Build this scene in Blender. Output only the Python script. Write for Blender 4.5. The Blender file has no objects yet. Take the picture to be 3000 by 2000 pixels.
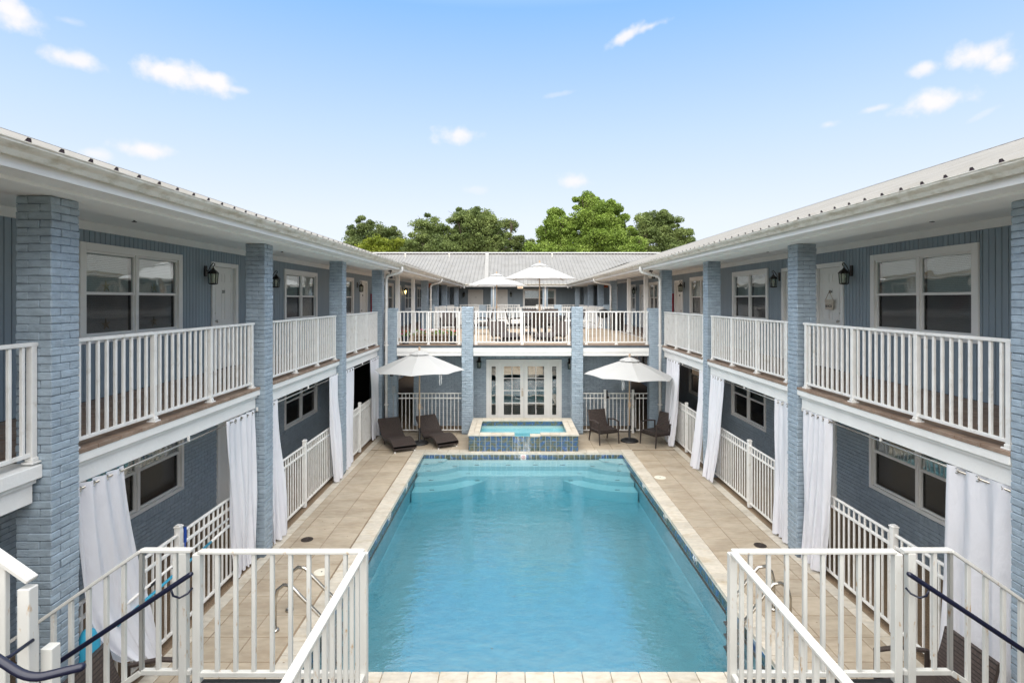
import bpy, math, random
import numpy as np
from mathutils import Matrix, Vector
R = math.radians
random.seed(7)
S = bpy.context.scene
COL = S.collection

# ------------------------------------------------------------------ camera, sky, sun, exposure
cam_d = bpy.data.cameras.new('camera'); cam = bpy.data.objects.new('camera', cam_d); COL.objects.link(cam)
cam.location = (0, 0, 4.05); cam.rotation_euler = (R(90), 0, 0)
cam_d.sensor_width = 36; cam_d.lens = 19.2; cam_d.shift_y = -123/3000
cam_d.clip_start = 0.05; cam_d.clip_end = 4000
S.camera = cam
S.view_settings.view_transform = 'Standard'; S.view_settings.look = 'None'
S.view_settings.gamma = 1; S.view_settings.exposure = 2.17
S.view_settings.use_curve_mapping = False

SUN_EL, SUN_AZ = 52, 188      # azimuth measured from +Y clockwise: behind the camera, a little left
sd = bpy.data.lights.new('sun', 'SUN'); sun = bpy.data.objects.new('sun', sd); COL.objects.link(sun)
sd.energy = 1.5; sd.angle = R(100); sd.color = (1.0, 0.95, 0.87)
az, el = R(SUN_AZ), R(SUN_EL)
dvec = Vector((math.sin(az)*math.cos(el), math.cos(az)*math.cos(el), math.sin(el)))
sun.rotation_euler = dvec.to_track_quat('Z', 'Y').to_euler()
sun.location = (0, 0, 60)

world = bpy.data.worlds.new('World'); S.world = world; world.use_nodes = True
def build_world():
    nt = world.node_tree; N = nt.nodes; L = nt.links; N.clear()
    out = N.new('ShaderNodeOutputWorld'); bg = N.new('ShaderNodeBackground'); bg.inputs['Strength'].default_value = 0.1
    L.new(bg.outputs[0], out.inputs[0])
    sky = N.new('ShaderNodeTexSky'); sky.sky_type = 'NISHITA'; sky.sun_disc = False
    sky.sun_elevation = el; sky.sun_rotation = az
    sky.air_density = 1.0; sky.dust_density = 1.5; sky.ozone_density = 1.5
    tc = N.new('ShaderNodeTexCoord'); sep = N.new('ShaderNodeSeparateXYZ')
    L.new(tc.outputs['Generated'], sep.inputs[0])
    ramp = N.new('ShaderNodeValToRGB'); cr = ramp.color_ramp
    L.new(sep.outputs[2], ramp.inputs[0])
    pts = [(0.0, (.200, .206, .218)), (.14, (.183, .197, .222)), (.28, (.133, .171, .227)), (.47, (.064, .125, .234)), (.56, (.155, .195, .262)), (.70, (.27, .29, .32)), (1.0, (.35, .355, .36))]
    while len(cr.elements) < len(pts): cr.elements.new(.5)
    for e, (p, c) in zip(cr.elements, pts): e.position = p; e.color = (*c, 1)
    sc = N.new('ShaderNodeVectorMath'); sc.operation = 'SCALE'; sc.inputs[3].default_value = 10.0
    L.new(ramp.outputs[0], sc.inputs[0])
    mix = N.new('ShaderNodeMix'); mix.data_type = 'RGBA'; mix.inputs[0].default_value = 0.95
    L.new(sky.outputs[0], mix.inputs[6]); L.new(sc.outputs[0], mix.inputs[7])
    # clouds: soft blobs fixed at directions of the sky, broken up by noise
    nz = N.new('ShaderNodeTexNoise'); nz.inputs['Scale'].default_value = 13; nz.inputs['Detail'].default_value = 7; nz.inputs['Roughness'].default_value = .62
    L.new(tc.outputs['Generated'], nz.inputs['Vector'])
    nz2 = N.new('ShaderNodeTexNoise'); nz2.inputs['Scale'].default_value = 34; nz2.inputs['Detail'].default_value = 5
    L.new(tc.outputs['Generated'], nz2.inputs['Vector'])
    n1 = N.new('ShaderNodeMath'); n1.operation = 'MULTIPLY_ADD'; n1.inputs[1].default_value = 1.6; n1.inputs[2].default_value = -.8
    L.new(nz.outputs[0], n1.inputs[0])
    n2 = N.new('ShaderNodeMath'); n2.operation = 'MULTIPLY_ADD'; n2.inputs[1].default_value = 2.8
    L.new(nz2.outputs[0], n2.inputs[0]); n2.inputs[2].default_value = -1.4
    nn = N.new('ShaderNodeMath'); nn.operation = 'ADD'; L.new(n1.outputs[0], nn.inputs[0]); L.new(n2.outputs[0], nn.inputs[1])
    cl = [(40,40,95,62,0,1), (200,62,50,18,0,.3), (222,178,92,34,0,.9), (500,215,110,52,0,1), (610,240,100,40,-10,1), (690,262,45,16,0,.6),
          (1345,395,90,32,5,.9), (1835,105,75,22,25,.9), (1905,78,70,17,12,.8), (2860,160,110,48,0,1), (2950,175,60,40,0,1), (2715,197,52,26,0,.9),
          (2737,300,112,42,0,1), (2565,318,55,14,5,.6), (2427,365,45,20,0,.6), (430,440,88,30,0,.95), (280,452,50,24,0,.7),
          (1682,530,70,30,0,.85), (1635,277,60,10,8,.25), (2880,335,50,12,25,.25), (1385,556,40,16,0,.3)]
    dirs = [(Vector((x-1500, 1600, 877-y)), w*.9, h*.9, t, a) for x, y, w, h, t, a in cl]
    rr = random.Random(3)
    for k in range(9):     # the same kind of small clouds in the rest of the sky
        a = R(60 + k*30); e_ = R(rr.uniform(12, 40))
        dirs.append((Vector((math.sin(a)*math.cos(e_), math.cos(a)*math.cos(e_), math.sin(e_)))*1800, rr.uniform(90, 160), rr.uniform(35, 60), 0, .9))
    acc = None
    for v, w, h, t, a in dirs:
        Ln = v.length; c = v.normalized()
        r = c.cross(Vector((0, 0, 1))).normalized(); u = r.cross(c).normalized()
        r2 = r*math.cos(R(t)) + u*math.sin(R(t)); u2 = u*math.cos(R(t)) - r*math.sin(R(t))
        sub = N.new('ShaderNodeVectorMath'); sub.operation = 'SUBTRACT'; L.new(tc.outputs['Generated'], sub.inputs[0]); sub.inputs[1].default_value = c
        comb = N.new('ShaderNodeCombineXYZ')
        for i, (ax, s_) in enumerate(((r2, w/Ln), (u2, h/Ln), (c, .25))):
            d = N.new('ShaderNodeVectorMath'); d.operation = 'DOT_PRODUCT'; L.new(sub.outputs[0], d.inputs[0]); d.inputs[1].default_value = ax/s_
            L.new(d.outputs['Value'], comb.inputs[i])
        ln = N.new('ShaderNodeVectorMath'); ln.operation = 'LENGTH'; L.new(comb.outputs[0], ln.inputs[0])
        ad = N.new('ShaderNodeMath'); ad.operation = 'MULTIPLY_ADD'; L.new(nn.outputs[0], ad.inputs[0]); ad.inputs[1].default_value = .66; L.new(ln.outputs['Value'], ad.inputs[2])
        mr = N.new('ShaderNodeMapRange'); mr.interpolation_type = 'SMOOTHSTEP'; L.new(ad.outputs[0], mr.inputs[0])
        mr.inputs[1].default_value = 1.08; mr.inputs[2].default_value = .12; mr.inputs[3].default_value = 0; mr.inputs[4].default_value = a
        if acc is None: acc = mr.outputs[0]
        else:
            mx = N.new('ShaderNodeMath'); mx.operation = 'MAXIMUM'; L.new(acc, mx.inputs[0]); L.new(mr.outputs[0], mx.inputs[1]); acc = mx.outputs[0]
    m2 = N.new('ShaderNodeMix'); m2.data_type = 'RGBA'; L.new(acc, m2.inputs[0]); L.new(mix.outputs[2], m2.inputs[6]); m2.inputs[7].default_value = (2.25, 2.2, 2.3, 1)
    L.new(m2.outputs[2], bg.inputs[0])
build_world()

# ------------------------------------------------------------------ materials
def mat(name, col, rough=.6, var=0.0, vscale=4.0, bump=0.0, bscale=60.0, metal=0.0, spec=.5, col2=None, c2scale=2.0, c2lo=.45, c2hi=.65,
        stretch=None, rnd=0.0, sss=0, detail=5, emit=None, estr=0, wave=None):
    m = bpy.data.materials.new(name); m.use_nodes = True; nt = m.node_tree; N = nt.nodes; L = nt.links
    p = N['Principled BSDF']; p.inputs['Roughness'].default_value = rough; p.inputs['Metallic'].default_value = metal
    p.inputs['Specular IOR Level'].default_value = spec
    p.inputs['Base Color'].default_value = (*col, 1)
    geo = N.new('ShaderNodeNewGeometry')
    vec = geo.outputs['Position']
    if stretch:
        mp = N.new('ShaderNodeMapping'); mp.inputs['Scale'].default_value = stretch; L.new(vec, mp.inputs[0]); vec = mp.outputs[0]
    src = None
    if col2:
        nz = N.new('ShaderNodeTexNoise'); nz.inputs['Scale'].default_value = c2scale; nz.inputs['Detail'].default_value = detail; nz.inputs['Roughness'].default_value = .65
        L.new(vec, nz.inputs[0])
        mr = N.new('ShaderNodeMapRange'); L.new(nz.outputs[0], mr.inputs[0]); mr.inputs[1].default_value = c2lo; mr.inputs[2].default_value = c2hi
        mx = N.new('ShaderNodeMix'); mx.data_type = 'RGBA'; L.new(mr.outputs[0], mx.inputs[0]); mx.inputs[6].default_value = (*col, 1); mx.inputs[7].default_value = (*col2, 1)
        src = mx.outputs[2]
    if var or rnd:
        hsv = N.new('ShaderNodeHueSaturation')
        if src: L.new(src, hsv.inputs['Color'])
        else: hsv.inputs['Color'].default_value = (*col, 1)
        val = None
        if var:
            nz = N.new('ShaderNodeTexNoise'); nz.inputs['Scale'].default_value = vscale; nz.inputs['Detail'].default_value = 6; L.new(vec, nz.inputs[0])
            mr = N.new('ShaderNodeMapRange'); L.new(nz.outputs[0], mr.inputs[0]); mr.inputs[1].default_value = .25; mr.inputs[2].default_value = .75
            mr.inputs[3].default_value = 1-var; mr.inputs[4].default_value = 1+var; val = mr.outputs[0]
        if rnd:
            oi = N.new('ShaderNodeObjectInfo'); mr = N.new('ShaderNodeMapRange'); L.new(oi.outputs['Random'], mr.inputs[0])
            mr.inputs[3].default_value = 1-rnd; mr.inputs[4].default_value = 1+rnd
            if val:
                mu = N.new('ShaderNodeMath'); mu.operation = 'MULTIPLY'; L.new(val, mu.inputs[0]); L.new(mr.outputs[0], mu.inputs[1]); val = mu.outputs[0]
            else: val = mr.outputs[0]
        L.new(val, hsv.inputs['Value']); src = hsv.outputs[0]
    if src: L.new(src, p.inputs['Base Color'])
    if bump:
        nz = N.new('ShaderNodeTexNoise'); nz.inputs['Scale'].default_value = bscale; nz.inputs['Detail'].default_value = 4; nz.inputs['Roughness'].default_value = .6
        L.new(vec, nz.inputs[0])
        b = N.new('ShaderNodeBump'); b.inputs['Strength'].default_value = 1; b.inputs['Distance'].default_value = bump
        L.new(nz.outputs[0], b.inputs['Height']); L.new(b.outputs[0], p.inputs['Normal'])
    if emit:
        p.inputs['Emission Color'].default_value = (*emit, 1); p.inputs['Emission Strength'].default_value = estr
    return m

M = {}
M['brick'] = mat('painted_brick', (.325, .395, .455), .42, var=.14, vscale=11, bump=.010, bscale=26, rnd=.06, stretch=(1, 1, 2.0), col2=(.26, .32, .375), c2scale=4, c2lo=.4, c2hi=.7)
M['mortar'] = mat('painted_mortar', (.15, .185, .215), .8, var=.2)
M['siding'] = mat('siding_paint', (.25, .31, .355), .55, var=.06, vscale=3, bump=.0006, bscale=90, rnd=.04, stretch=(1, 1, .2))
M['groove'] = mat('siding_groove_shade', (.045, .055, .065), .7)  # same paint as the boards; shade inside the grooves is put into this colour
M['white'] = mat('white_paint', (.77, .76, .73), .42, var=.05, vscale=3, bump=.0006, bscale=40)
M['whitemetal'] = mat('white_rail_metal', (.76, .745, .71), .38, var=.08, vscale=7, col2=(.60, .56, .49), c2scale=9, c2lo=.55, c2hi=.75)
M['stairrail'] = mat('worn_rail_paint', (.60, .595, .56), .4, var=.07, vscale=9, col2=(.42, .26, .12), c2scale=24, c2lo=.61, c2hi=.72, stretch=(1, 1, .35))
M['soffit'] = mat('soffit_paint', (.88, .88, .86), .6, var=.05, vscale=1.5)
M['fascia'] = mat('concrete_fascia_paint', (.76, .75, .72), .6, var=.06, vscale=2, bump=.004, bscale=18)
M['gutter'] = mat('gutter_paint', (.72, .69, .61), .35, var=.06, vscale=2, col2=(.44, .39, .28), c2scale=1.6, c2lo=.46, c2hi=.72, stretch=(1, 3, 9))
M['roof'] = mat('roof_metal', (.225, .218, .205), .55, var=.10, vscale=1.1, col2=(.175, .165, .145), c2scale=1.4, c2lo=.5, c2hi=.8, stretch=(1, 1, 1))
M['roofdark'] = mat('rib_end_shadow', (.06, .04, .05), .8)
M['door'] = mat('door_paint', (.76, .75, .71), .4, var=.03, vscale=2)
M['doortrim'] = mat('door_trim_paint', (.80, .79, .76), .45, var=.03, vscale=2)
M['balctile'] = mat('balcony_tile', (.225, .15, .105), .45, var=.18, vscale=6, rnd=.08, col2=(.30, .22, .16), c2scale=5)
M['balcgrout'] = mat('balcony_grout', (.30, .27, .23), .8)
M['decktile'] = mat('pool_deck_tile', (.44, .37, .28), .5, var=.13, vscale=6, rnd=.06, col2=(.32, .25, .175), c2scale=1.3, c2lo=.42, c2hi=.72, stretch=(1, 2.4, 1), bump=.0015, bscale=25)
M['deckgrout'] = mat('deck_grout', (.24, .18, .12), .9, var=.5, vscale=2)
M['trav'] = mat('travertine', (.55, .50, .42), .5, var=.14, vscale=9, rnd=.09, col2=(.42, .34, .23), c2scale=3.5, c2lo=.52, c2hi=.75, stretch=(1, 1.8, 1), bump=.002, bscale=30)
M['aggregate'] = mat('pebble_concrete', (.24, .165, .10), .8, var=.45, vscale=130, col2=(.12, .08, .05), c2scale=55, bump=.006, bscale=110)
M['roofdeck'] = mat('roof_deck_stone', (.47, .375, .275), .7, var=.12, vscale=3, col2=(.32, .235, .16), c2scale=2.3, c2lo=.38, c2hi=.62, stretch=(.5, 1.2, 1))
M['plaster'] = mat('pool_plaster', (.205, .405, .47), .7, var=.10, vscale=5)
M['plasterstep'] = mat('pool_step_plaster', (.28, .48, .53), .7, var=.04, vscale=1.2)
M['bronze'] = mat('dark_bronze', (.022, .020, .017), .38, metal=.4)
M['black'] = mat('black_metal', (.015, .015, .016), .5, var=.2, vscale=20)
M['navy'] = mat('navy_handrail_paint', (.007, .009, .028), .28, col2=(.10, .05, .04), c2scale=22, c2lo=.66, c2hi=.74)
M['chrome'] = mat('stainless_steel', (.50, .47, .42), .22, metal=1.0, var=.1)
M['wicker'] = mat('wicker', (.045, .032, .027), .5, rnd=.06)
M['wickerframe'] = mat('wicker_frame', (.03, .021, .018), .5)
M['canopy'] = mat('umbrella_cloth', (.56, .56, .55), .8, var=.02, vscale=2)
M['wood'] = mat('umbrella_pole_wood', (.44, .32, .22), .45, var=.12, vscale=12, stretch=(1, 1, .2))
M['curtain'] = mat('white_curtain_cloth', (.88, .88, .92), .85, var=.03, vscale=3, bump=.03, bscale=5, stretch=(1.2, 1.2, .5))
M['teal'] = mat('lobby_teal_wall', (.02, .09, .13), .6)
M['dark'] = mat('dark_interior', (.02, .02, .022), .9)
M['screen'] = mat('insect_screen', (.075, .075, .078), .6, var=.1, vscale=1.4)
M['blind'] = mat('window_blind', (.78, .80, .79), .6)
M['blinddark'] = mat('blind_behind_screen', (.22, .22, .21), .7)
M['grout'] = mat('tile_grout', (.60, .62, .58), .7)
M['cyan'] = mat('cyan_plastic', (.03, .30, .46), .4)
M['bluehandle'] = mat('blue_plastic', (.01, .05, .28), .35)
M['bulb'] = mat('lit_bulb', (1, .8, .5), .4, emit=(1, .62, .25), estr=9)
M['bulboff'] = mat('lamp_bulb', (.75, .74, .70), .3)
M['red'] = mat('red_cabinet_paint', (.36, .012, .02), .35)
M['orange'] = mat('exit_sign_orange', (.55, .13, .04), .4)
M['cream'] = mat('exit_sign_cream', (.60, .50, .34), .5)
M['redink'] = mat('red_lettering', (.50, .03, .02), .5)
M['blackink'] = mat('black_lettering', (.02, .02, .02), .5)
M['signwood'] = mat('hanging_sign_wood', (.60, .52, .42), .7, var=.12, vscale=20)
M['rope'] = mat('twine', (.35, .24, .14), .8)
M['starfish'] = mat('starfish', (.62, .52, .33), .8, bump=.002, bscale=90)
M['pot'] = mat('dark_plant_pot', (.025, .03, .04), .5)
M['log'] = mat('bark_planter', (.16, .11, .07), .85, var=.4, vscale=16, bump=.01, bscale=22)
M['petal_pink'] = mat('pink_petals', (.62, .06, .25), .6)
M['petal_coral'] = mat('coral_petals', (.75, .16, .10), .6)
M['leafgreen'] = mat('pot_plant_leaf', (.10, .20, .03), .6, var=.3, vscale=20)
M['dark_iron'] = mat('drain_iron', (.035, .025, .02), .7, bump=.002, bscale=60)
M['lid'] = mat('skimmer_lid', (.72, .68, .57), .5, var=.05)
M['cushion'] = mat('white_furniture', (.70, .69, .66), .7)
M['conduit'] = mat('grey_conduit', (.33, .36, .38), .5)
M['ground'] = mat('grass_ground', (.07, .10, .035), .9, var=.3, vscale=.7)
M['bark'] = mat('tree_bark', (.10, .075, .055), .9, var=.3, vscale=6)
M['patch'] = mat('roof_patch_metal', (.30, .29, .27), .6, var=.1)
M['stain'] = mat('water_stained_soffit', (.30, .24, .20), .8, var=.3, vscale=12)

def leafmat(name, c1, c2, c3):
    m = bpy.data.materials.new(name); m.use_nodes = True; nt = m.node_tree; N = nt.nodes; L = nt.links
    p = N['Principled BSDF']; p.inputs['Roughness'].default_value = .55; p.inputs['Specular IOR Level'].default_value = .3
    geo = N.new('ShaderNodeNewGeometry')
    nz = N.new('ShaderNodeTexNoise'); nz.inputs['Scale'].default_value = .55; nz.inputs['Detail'].default_value = 3; L.new(geo.outputs['Position'], nz.inputs[0])
    rp = N.new('ShaderNodeValToRGB'); L.new(nz.outputs[0], rp.inputs[0]); e = rp.color_ramp.elements
    e[0].position = .36; e[0].color = (*c1, 1); e[1].position = .66; e[1].color = (*c3, 1)
    k = rp.color_ramp.elements.new(.5); k.color = (*c2, 1)
    hs = N.new('ShaderNodeHueSaturation'); L.new(rp.outputs[0], hs.inputs['Color'])
    mr = N.new('ShaderNodeMapRange'); L.new(geo.outputs['Random Per Island'], mr.inputs[0]); mr.inputs[3].default_value = .65; mr.inputs[4].default_value = 1.4
    L.new(mr.outputs[0], hs.inputs['Value'])
    L.new(hs.outputs[0], p.inputs['Base Color'])
    tr = N.new('ShaderNodeBsdfTranslucent'); L.new(hs.outputs[0], tr.inputs[0])
    mx = N.new('ShaderNodeMixShader'); mx.inputs[0].default_value = .35
    L.new(p.outputs[0], mx.inputs[1]); L.new(tr.outputs[0], mx.inputs[2]); L.new(mx.outputs[0], N['Material Output'].inputs[0])
    return m
M['leaf_oak'] = leafmat('oak_leaves', (.11, .15, .045), (.175, .225, .07), (.25, .30, .10))
M['leaf_bright'] = leafmat('bright_leaves', (.14, .205, .035), (.22, .31, .055), (.30, .39, .085))
M['leaf_yellow'] = leafmat('yellow_green_leaves', (.16, .20, .02), (.25, .29, .035), (.32, .35, .055))
M['leaf_dark'] = leafmat('dark_leaves', (.085, .12, .04), (.14, .18, .058), (.20, .24, .08))

def cloth_translucent(m, f):
    nt = m.node_tree; N = nt.nodes; L = nt.links; p = N['Principled BSDF']
    tr = N.new('ShaderNodeBsdfTranslucent'); tr.inputs[0].default_value = p.inputs['Base Color'].default_value
    mx = N.new('ShaderNodeMixShader'); mx.inputs[0].default_value = f
    L.new(p.outputs[0], mx.inputs[1]); L.new(tr.outputs[0], mx.inputs[2]); L.new(mx.outputs[0], N['Material Output'].inputs[0])
cloth_translucent(M['canopy'], .25); cloth_translucent(M['curtain'], .3)

def schlick(N, L, ior, k=1.0):
    lw = N.new('ShaderNodeLayerWeight'); lw.name = 'lw'; lw.inputs[0].default_value = .5
    p5 = N.new('ShaderNodeMath'); p5.operation = 'POWER'; p5.inputs[1].default_value = 5; L.new(lw.outputs['Facing'], p5.inputs[0])
    f0 = ((ior-1)/(ior+1))**2; m = N.new('ShaderNodeMath'); m.operation = 'MULTIPLY_ADD'; m.inputs[1].default_value = (1-f0)*k; m.inputs[2].default_value = f0
    L.new(p5.outputs[0], m.inputs[0]); return m
def glassmat(name, ior=1.5, rough=.01, tint=(1, 1, 1), bump=0, bscale=2, gain=1.0):
    m = bpy.data.materials.new(name); m.use_nodes = True; nt = m.node_tree; N = nt.nodes; L = nt.links; N.remove(N['Principled BSDF'])
    t = N.new('ShaderNodeBsdfTransparent'); t.inputs[0].default_value = (*tint, 1)
    g = N.new('ShaderNodeBsdfGlossy'); g.inputs['Roughness'].default_value = rough
    f = schlick(N, L, ior)
    if bump:
        geo = N.new('ShaderNodeNewGeometry'); nz = N.new('ShaderNodeTexNoise'); nz.inputs['Scale'].default_value = bscale; nz.inputs['Detail'].default_value = 2
        L.new(geo.outputs['Position'], nz.inputs[0]); b = N.new('ShaderNodeBump'); b.inputs['Distance'].default_value = bump
        L.new(nz.outputs[0], b.inputs['Height']); L.new(b.outputs[0], g.inputs['Normal'])
    ml = N.new('ShaderNodeMath'); ml.operation = 'MULTIPLY'; ml.use_clamp = True; ml.inputs[1].default_value = gain; L.new(f.outputs[0], ml.inputs[0])
    mx = N.new('ShaderNodeMixShader'); L.new(ml.outputs[0], mx.inputs[0]); L.new(t.outputs[0], mx.inputs[1]); L.new(g.outputs[0], mx.inputs[2])
    L.new(mx.outputs[0], N['Material Output'].inputs[0]); return m
M['glass'] = glassmat('window_glass', 2.5, .015, (.85, .9, .9), bump=.004, bscale=1.6)
M['screenglass'] = glassmat('screened_glass', 1.45, .08, (.60, .60, .60))
M['lampglass'] = glassmat('lantern_glass', 1.5, .1, (.75, .78, .72))

def watermat(name, absorb, dens, bump=.02, s1=3.0, ior=1.36, gain=1.0):
    m = bpy.data.materials.new(name); m.use_nodes = True; nt = m.node_tree; N = nt.nodes; L = nt.links; N.remove(N['Principled BSDF'])
    t = N.new('ShaderNodeBsdfTransparent'); t.inputs[0].default_value = (1, 1, 1, 1)
    g = N.new('ShaderNodeBsdfGlossy'); g.inputs['Roughness'].default_value = .03
    f = schlick(N, L, ior, .03)
    geo = N.new('ShaderNodeNewGeometry'); mp = N.new('ShaderNodeMapping'); mp.inputs['Scale'].default_value = (1, 1.7, 1); L.new(geo.outputs['Position'], mp.inputs[0])
    nz = N.new('ShaderNodeTexNoise'); nz.inputs['Scale'].default_value = s1; nz.inputs['Detail'].default_value = 3; nz.inputs['Roughness'].default_value = .55; L.new(mp.outputs[0], nz.inputs[0])
    nz2 = N.new('ShaderNodeTexNoise'); nz2.inputs['Scale'].default_value = s1*5; nz2.inputs['Detail'].default_value = 2; L.new(mp.outputs[0], nz2.inputs[0])
    ad = N.new('ShaderNodeMath'); ad.operation = 'MULTIPLY_ADD'; ad.inputs[1].default_value = .22; L.new(nz2.outputs[0], ad.inputs[0]); L.new(nz.outputs[0], ad.inputs[2])
    b = N.new('ShaderNodeBump'); b.inputs['Distance'].default_value = bump; L.new(ad.outputs[0], b.inputs['Height']); L.new(b.outputs[0], g.inputs['Normal']); L.new(b.outputs[0], N['lw'].inputs['Normal'])
    sp = N.new('ShaderNodeSeparateXYZ'); L.new(geo.outputs['True Normal'], sp.inputs[0])
    ab = N.new('ShaderNodeMath'); ab.operation = 'ABSOLUTE'; L.new(sp.outputs[2], ab.inputs[0])
    gt = N.new('ShaderNodeMath'); gt.operation = 'GREATER_THAN'; gt.inputs[1].default_value = .5; L.new(ab.outputs[0], gt.inputs[0])
    ml = N.new('ShaderNodeMath'); ml.operation = 'MULTIPLY'; L.new(f.outputs[0], ml.inputs[0]); L.new(gt.outputs[0], ml.inputs[1])
    m3 = N.new('ShaderNodeMath'); m3.operation = 'MULTIPLY'; m3.use_clamp = True; m3.inputs[1].default_value = gain; L.new(ml.outputs[0], m3.inputs[0])
    mx = N.new('ShaderNodeMixShader'); L.new(m3.outputs[0], mx.inputs[0]); L.new(t.outputs[0], mx.inputs[1]); L.new(g.outputs[0], mx.inputs[2])
    L.new(mx.outputs[0], N['Material Output'].inputs[0])
    va = N.new('ShaderNodeVolumeAbsorption'); va.inputs[0].default_value = (*absorb, 1); va.inputs[1].default_value = dens
    L.new(va.outputs[0], N['Material Output'].inputs[1])
    return m
M['water'] = watermat('pool_water', (.18, .84, .93), .60, gain=9, bump=.009)
M['spawater'] = watermat('spa_water', (.10, .80, .88), .7, bump=.008, gain=3)

def mosaicmat():
    m = bpy.data.materials.new('glazed_mosaic'); m.use_nodes = True; nt = m.node_tree; N = nt.nodes; L = nt.links
    p = N['Principled BSDF']; p.inputs['Roughness'].default_value = .12
    oi = N.new('ShaderNodeObjectInfo'); geo = N.new('ShaderNodeNewGeometry')
    nz = N.new('ShaderNodeTexNoise'); nz.inputs['Scale'].default_value = 9; nz.inputs['Detail'].default_value = 4
    nz.noise_dimensions = '4D'; L.new(geo.outputs['Position'], nz.inputs['Vector'])
    mu = N.new('ShaderNodeMath'); mu.operation = 'MULTIPLY'; mu.inputs[1].default_value = 40; L.new(oi.outputs['Random'], mu.inputs[0]); L.new(mu.outputs[0], nz.inputs['W'])
    rp = N.new('ShaderNodeValToRGB'); L.new(nz.outputs[0], rp.inputs[0]); e = rp.color_ramp.elements
    e[0].position = .30; e[0].color = (.03, .05, .045, 1); e[1].position = .74; e[1].color = (.34, .42, .46, 1)
    for q, c in ((.38, (.05, .085, .085)), (.46, (.14, .125, .065)), (.53, (.06, .12, .17)), (.61, (.04, .09, .24))):
        k = rp.color_ramp.elements.new(q); k.color = (*c, 1)
    L.new(rp.outputs[0], p.inputs['Base Color']); return m
M['mosaic'] = mosaicmat()

def wicker_mat():
    m = M['wicker']; nt = m.node_tree; N = nt.nodes; L = nt.links; p = N['Principled BSDF']
    tc = N.new('ShaderNodeTexCoord'); 
    ch = N.new('ShaderNodeTexBrick'); ch.inputs['Scale'].default_value = 22; ch.inputs['Mortar Size'].default_value = .03
    ch.inputs['Color1'].default_value = (.100, .072, .062, 1); ch.inputs['Color2'].default_value = (.065, .047, .041, 1); ch.inputs['Mortar'].default_value = (.018, .014, .012, 1)
    ch.inputs['Brick Width'].default_value = .6; ch.inputs['Row Height'].default_value = .22
    L.new(tc.outputs['Object'], ch.inputs[0]); L.new(ch.outputs[0], p.inputs['Base Color'])
    b = N.new('ShaderNodeBump'); b.inputs['Distance'].default_value = .004; L.new(ch.outputs['Fac'], b.inputs['Height']); b.invert = True; L.new(b.outputs[0], p.inputs['Normal'])
wicker_mat()

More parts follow.
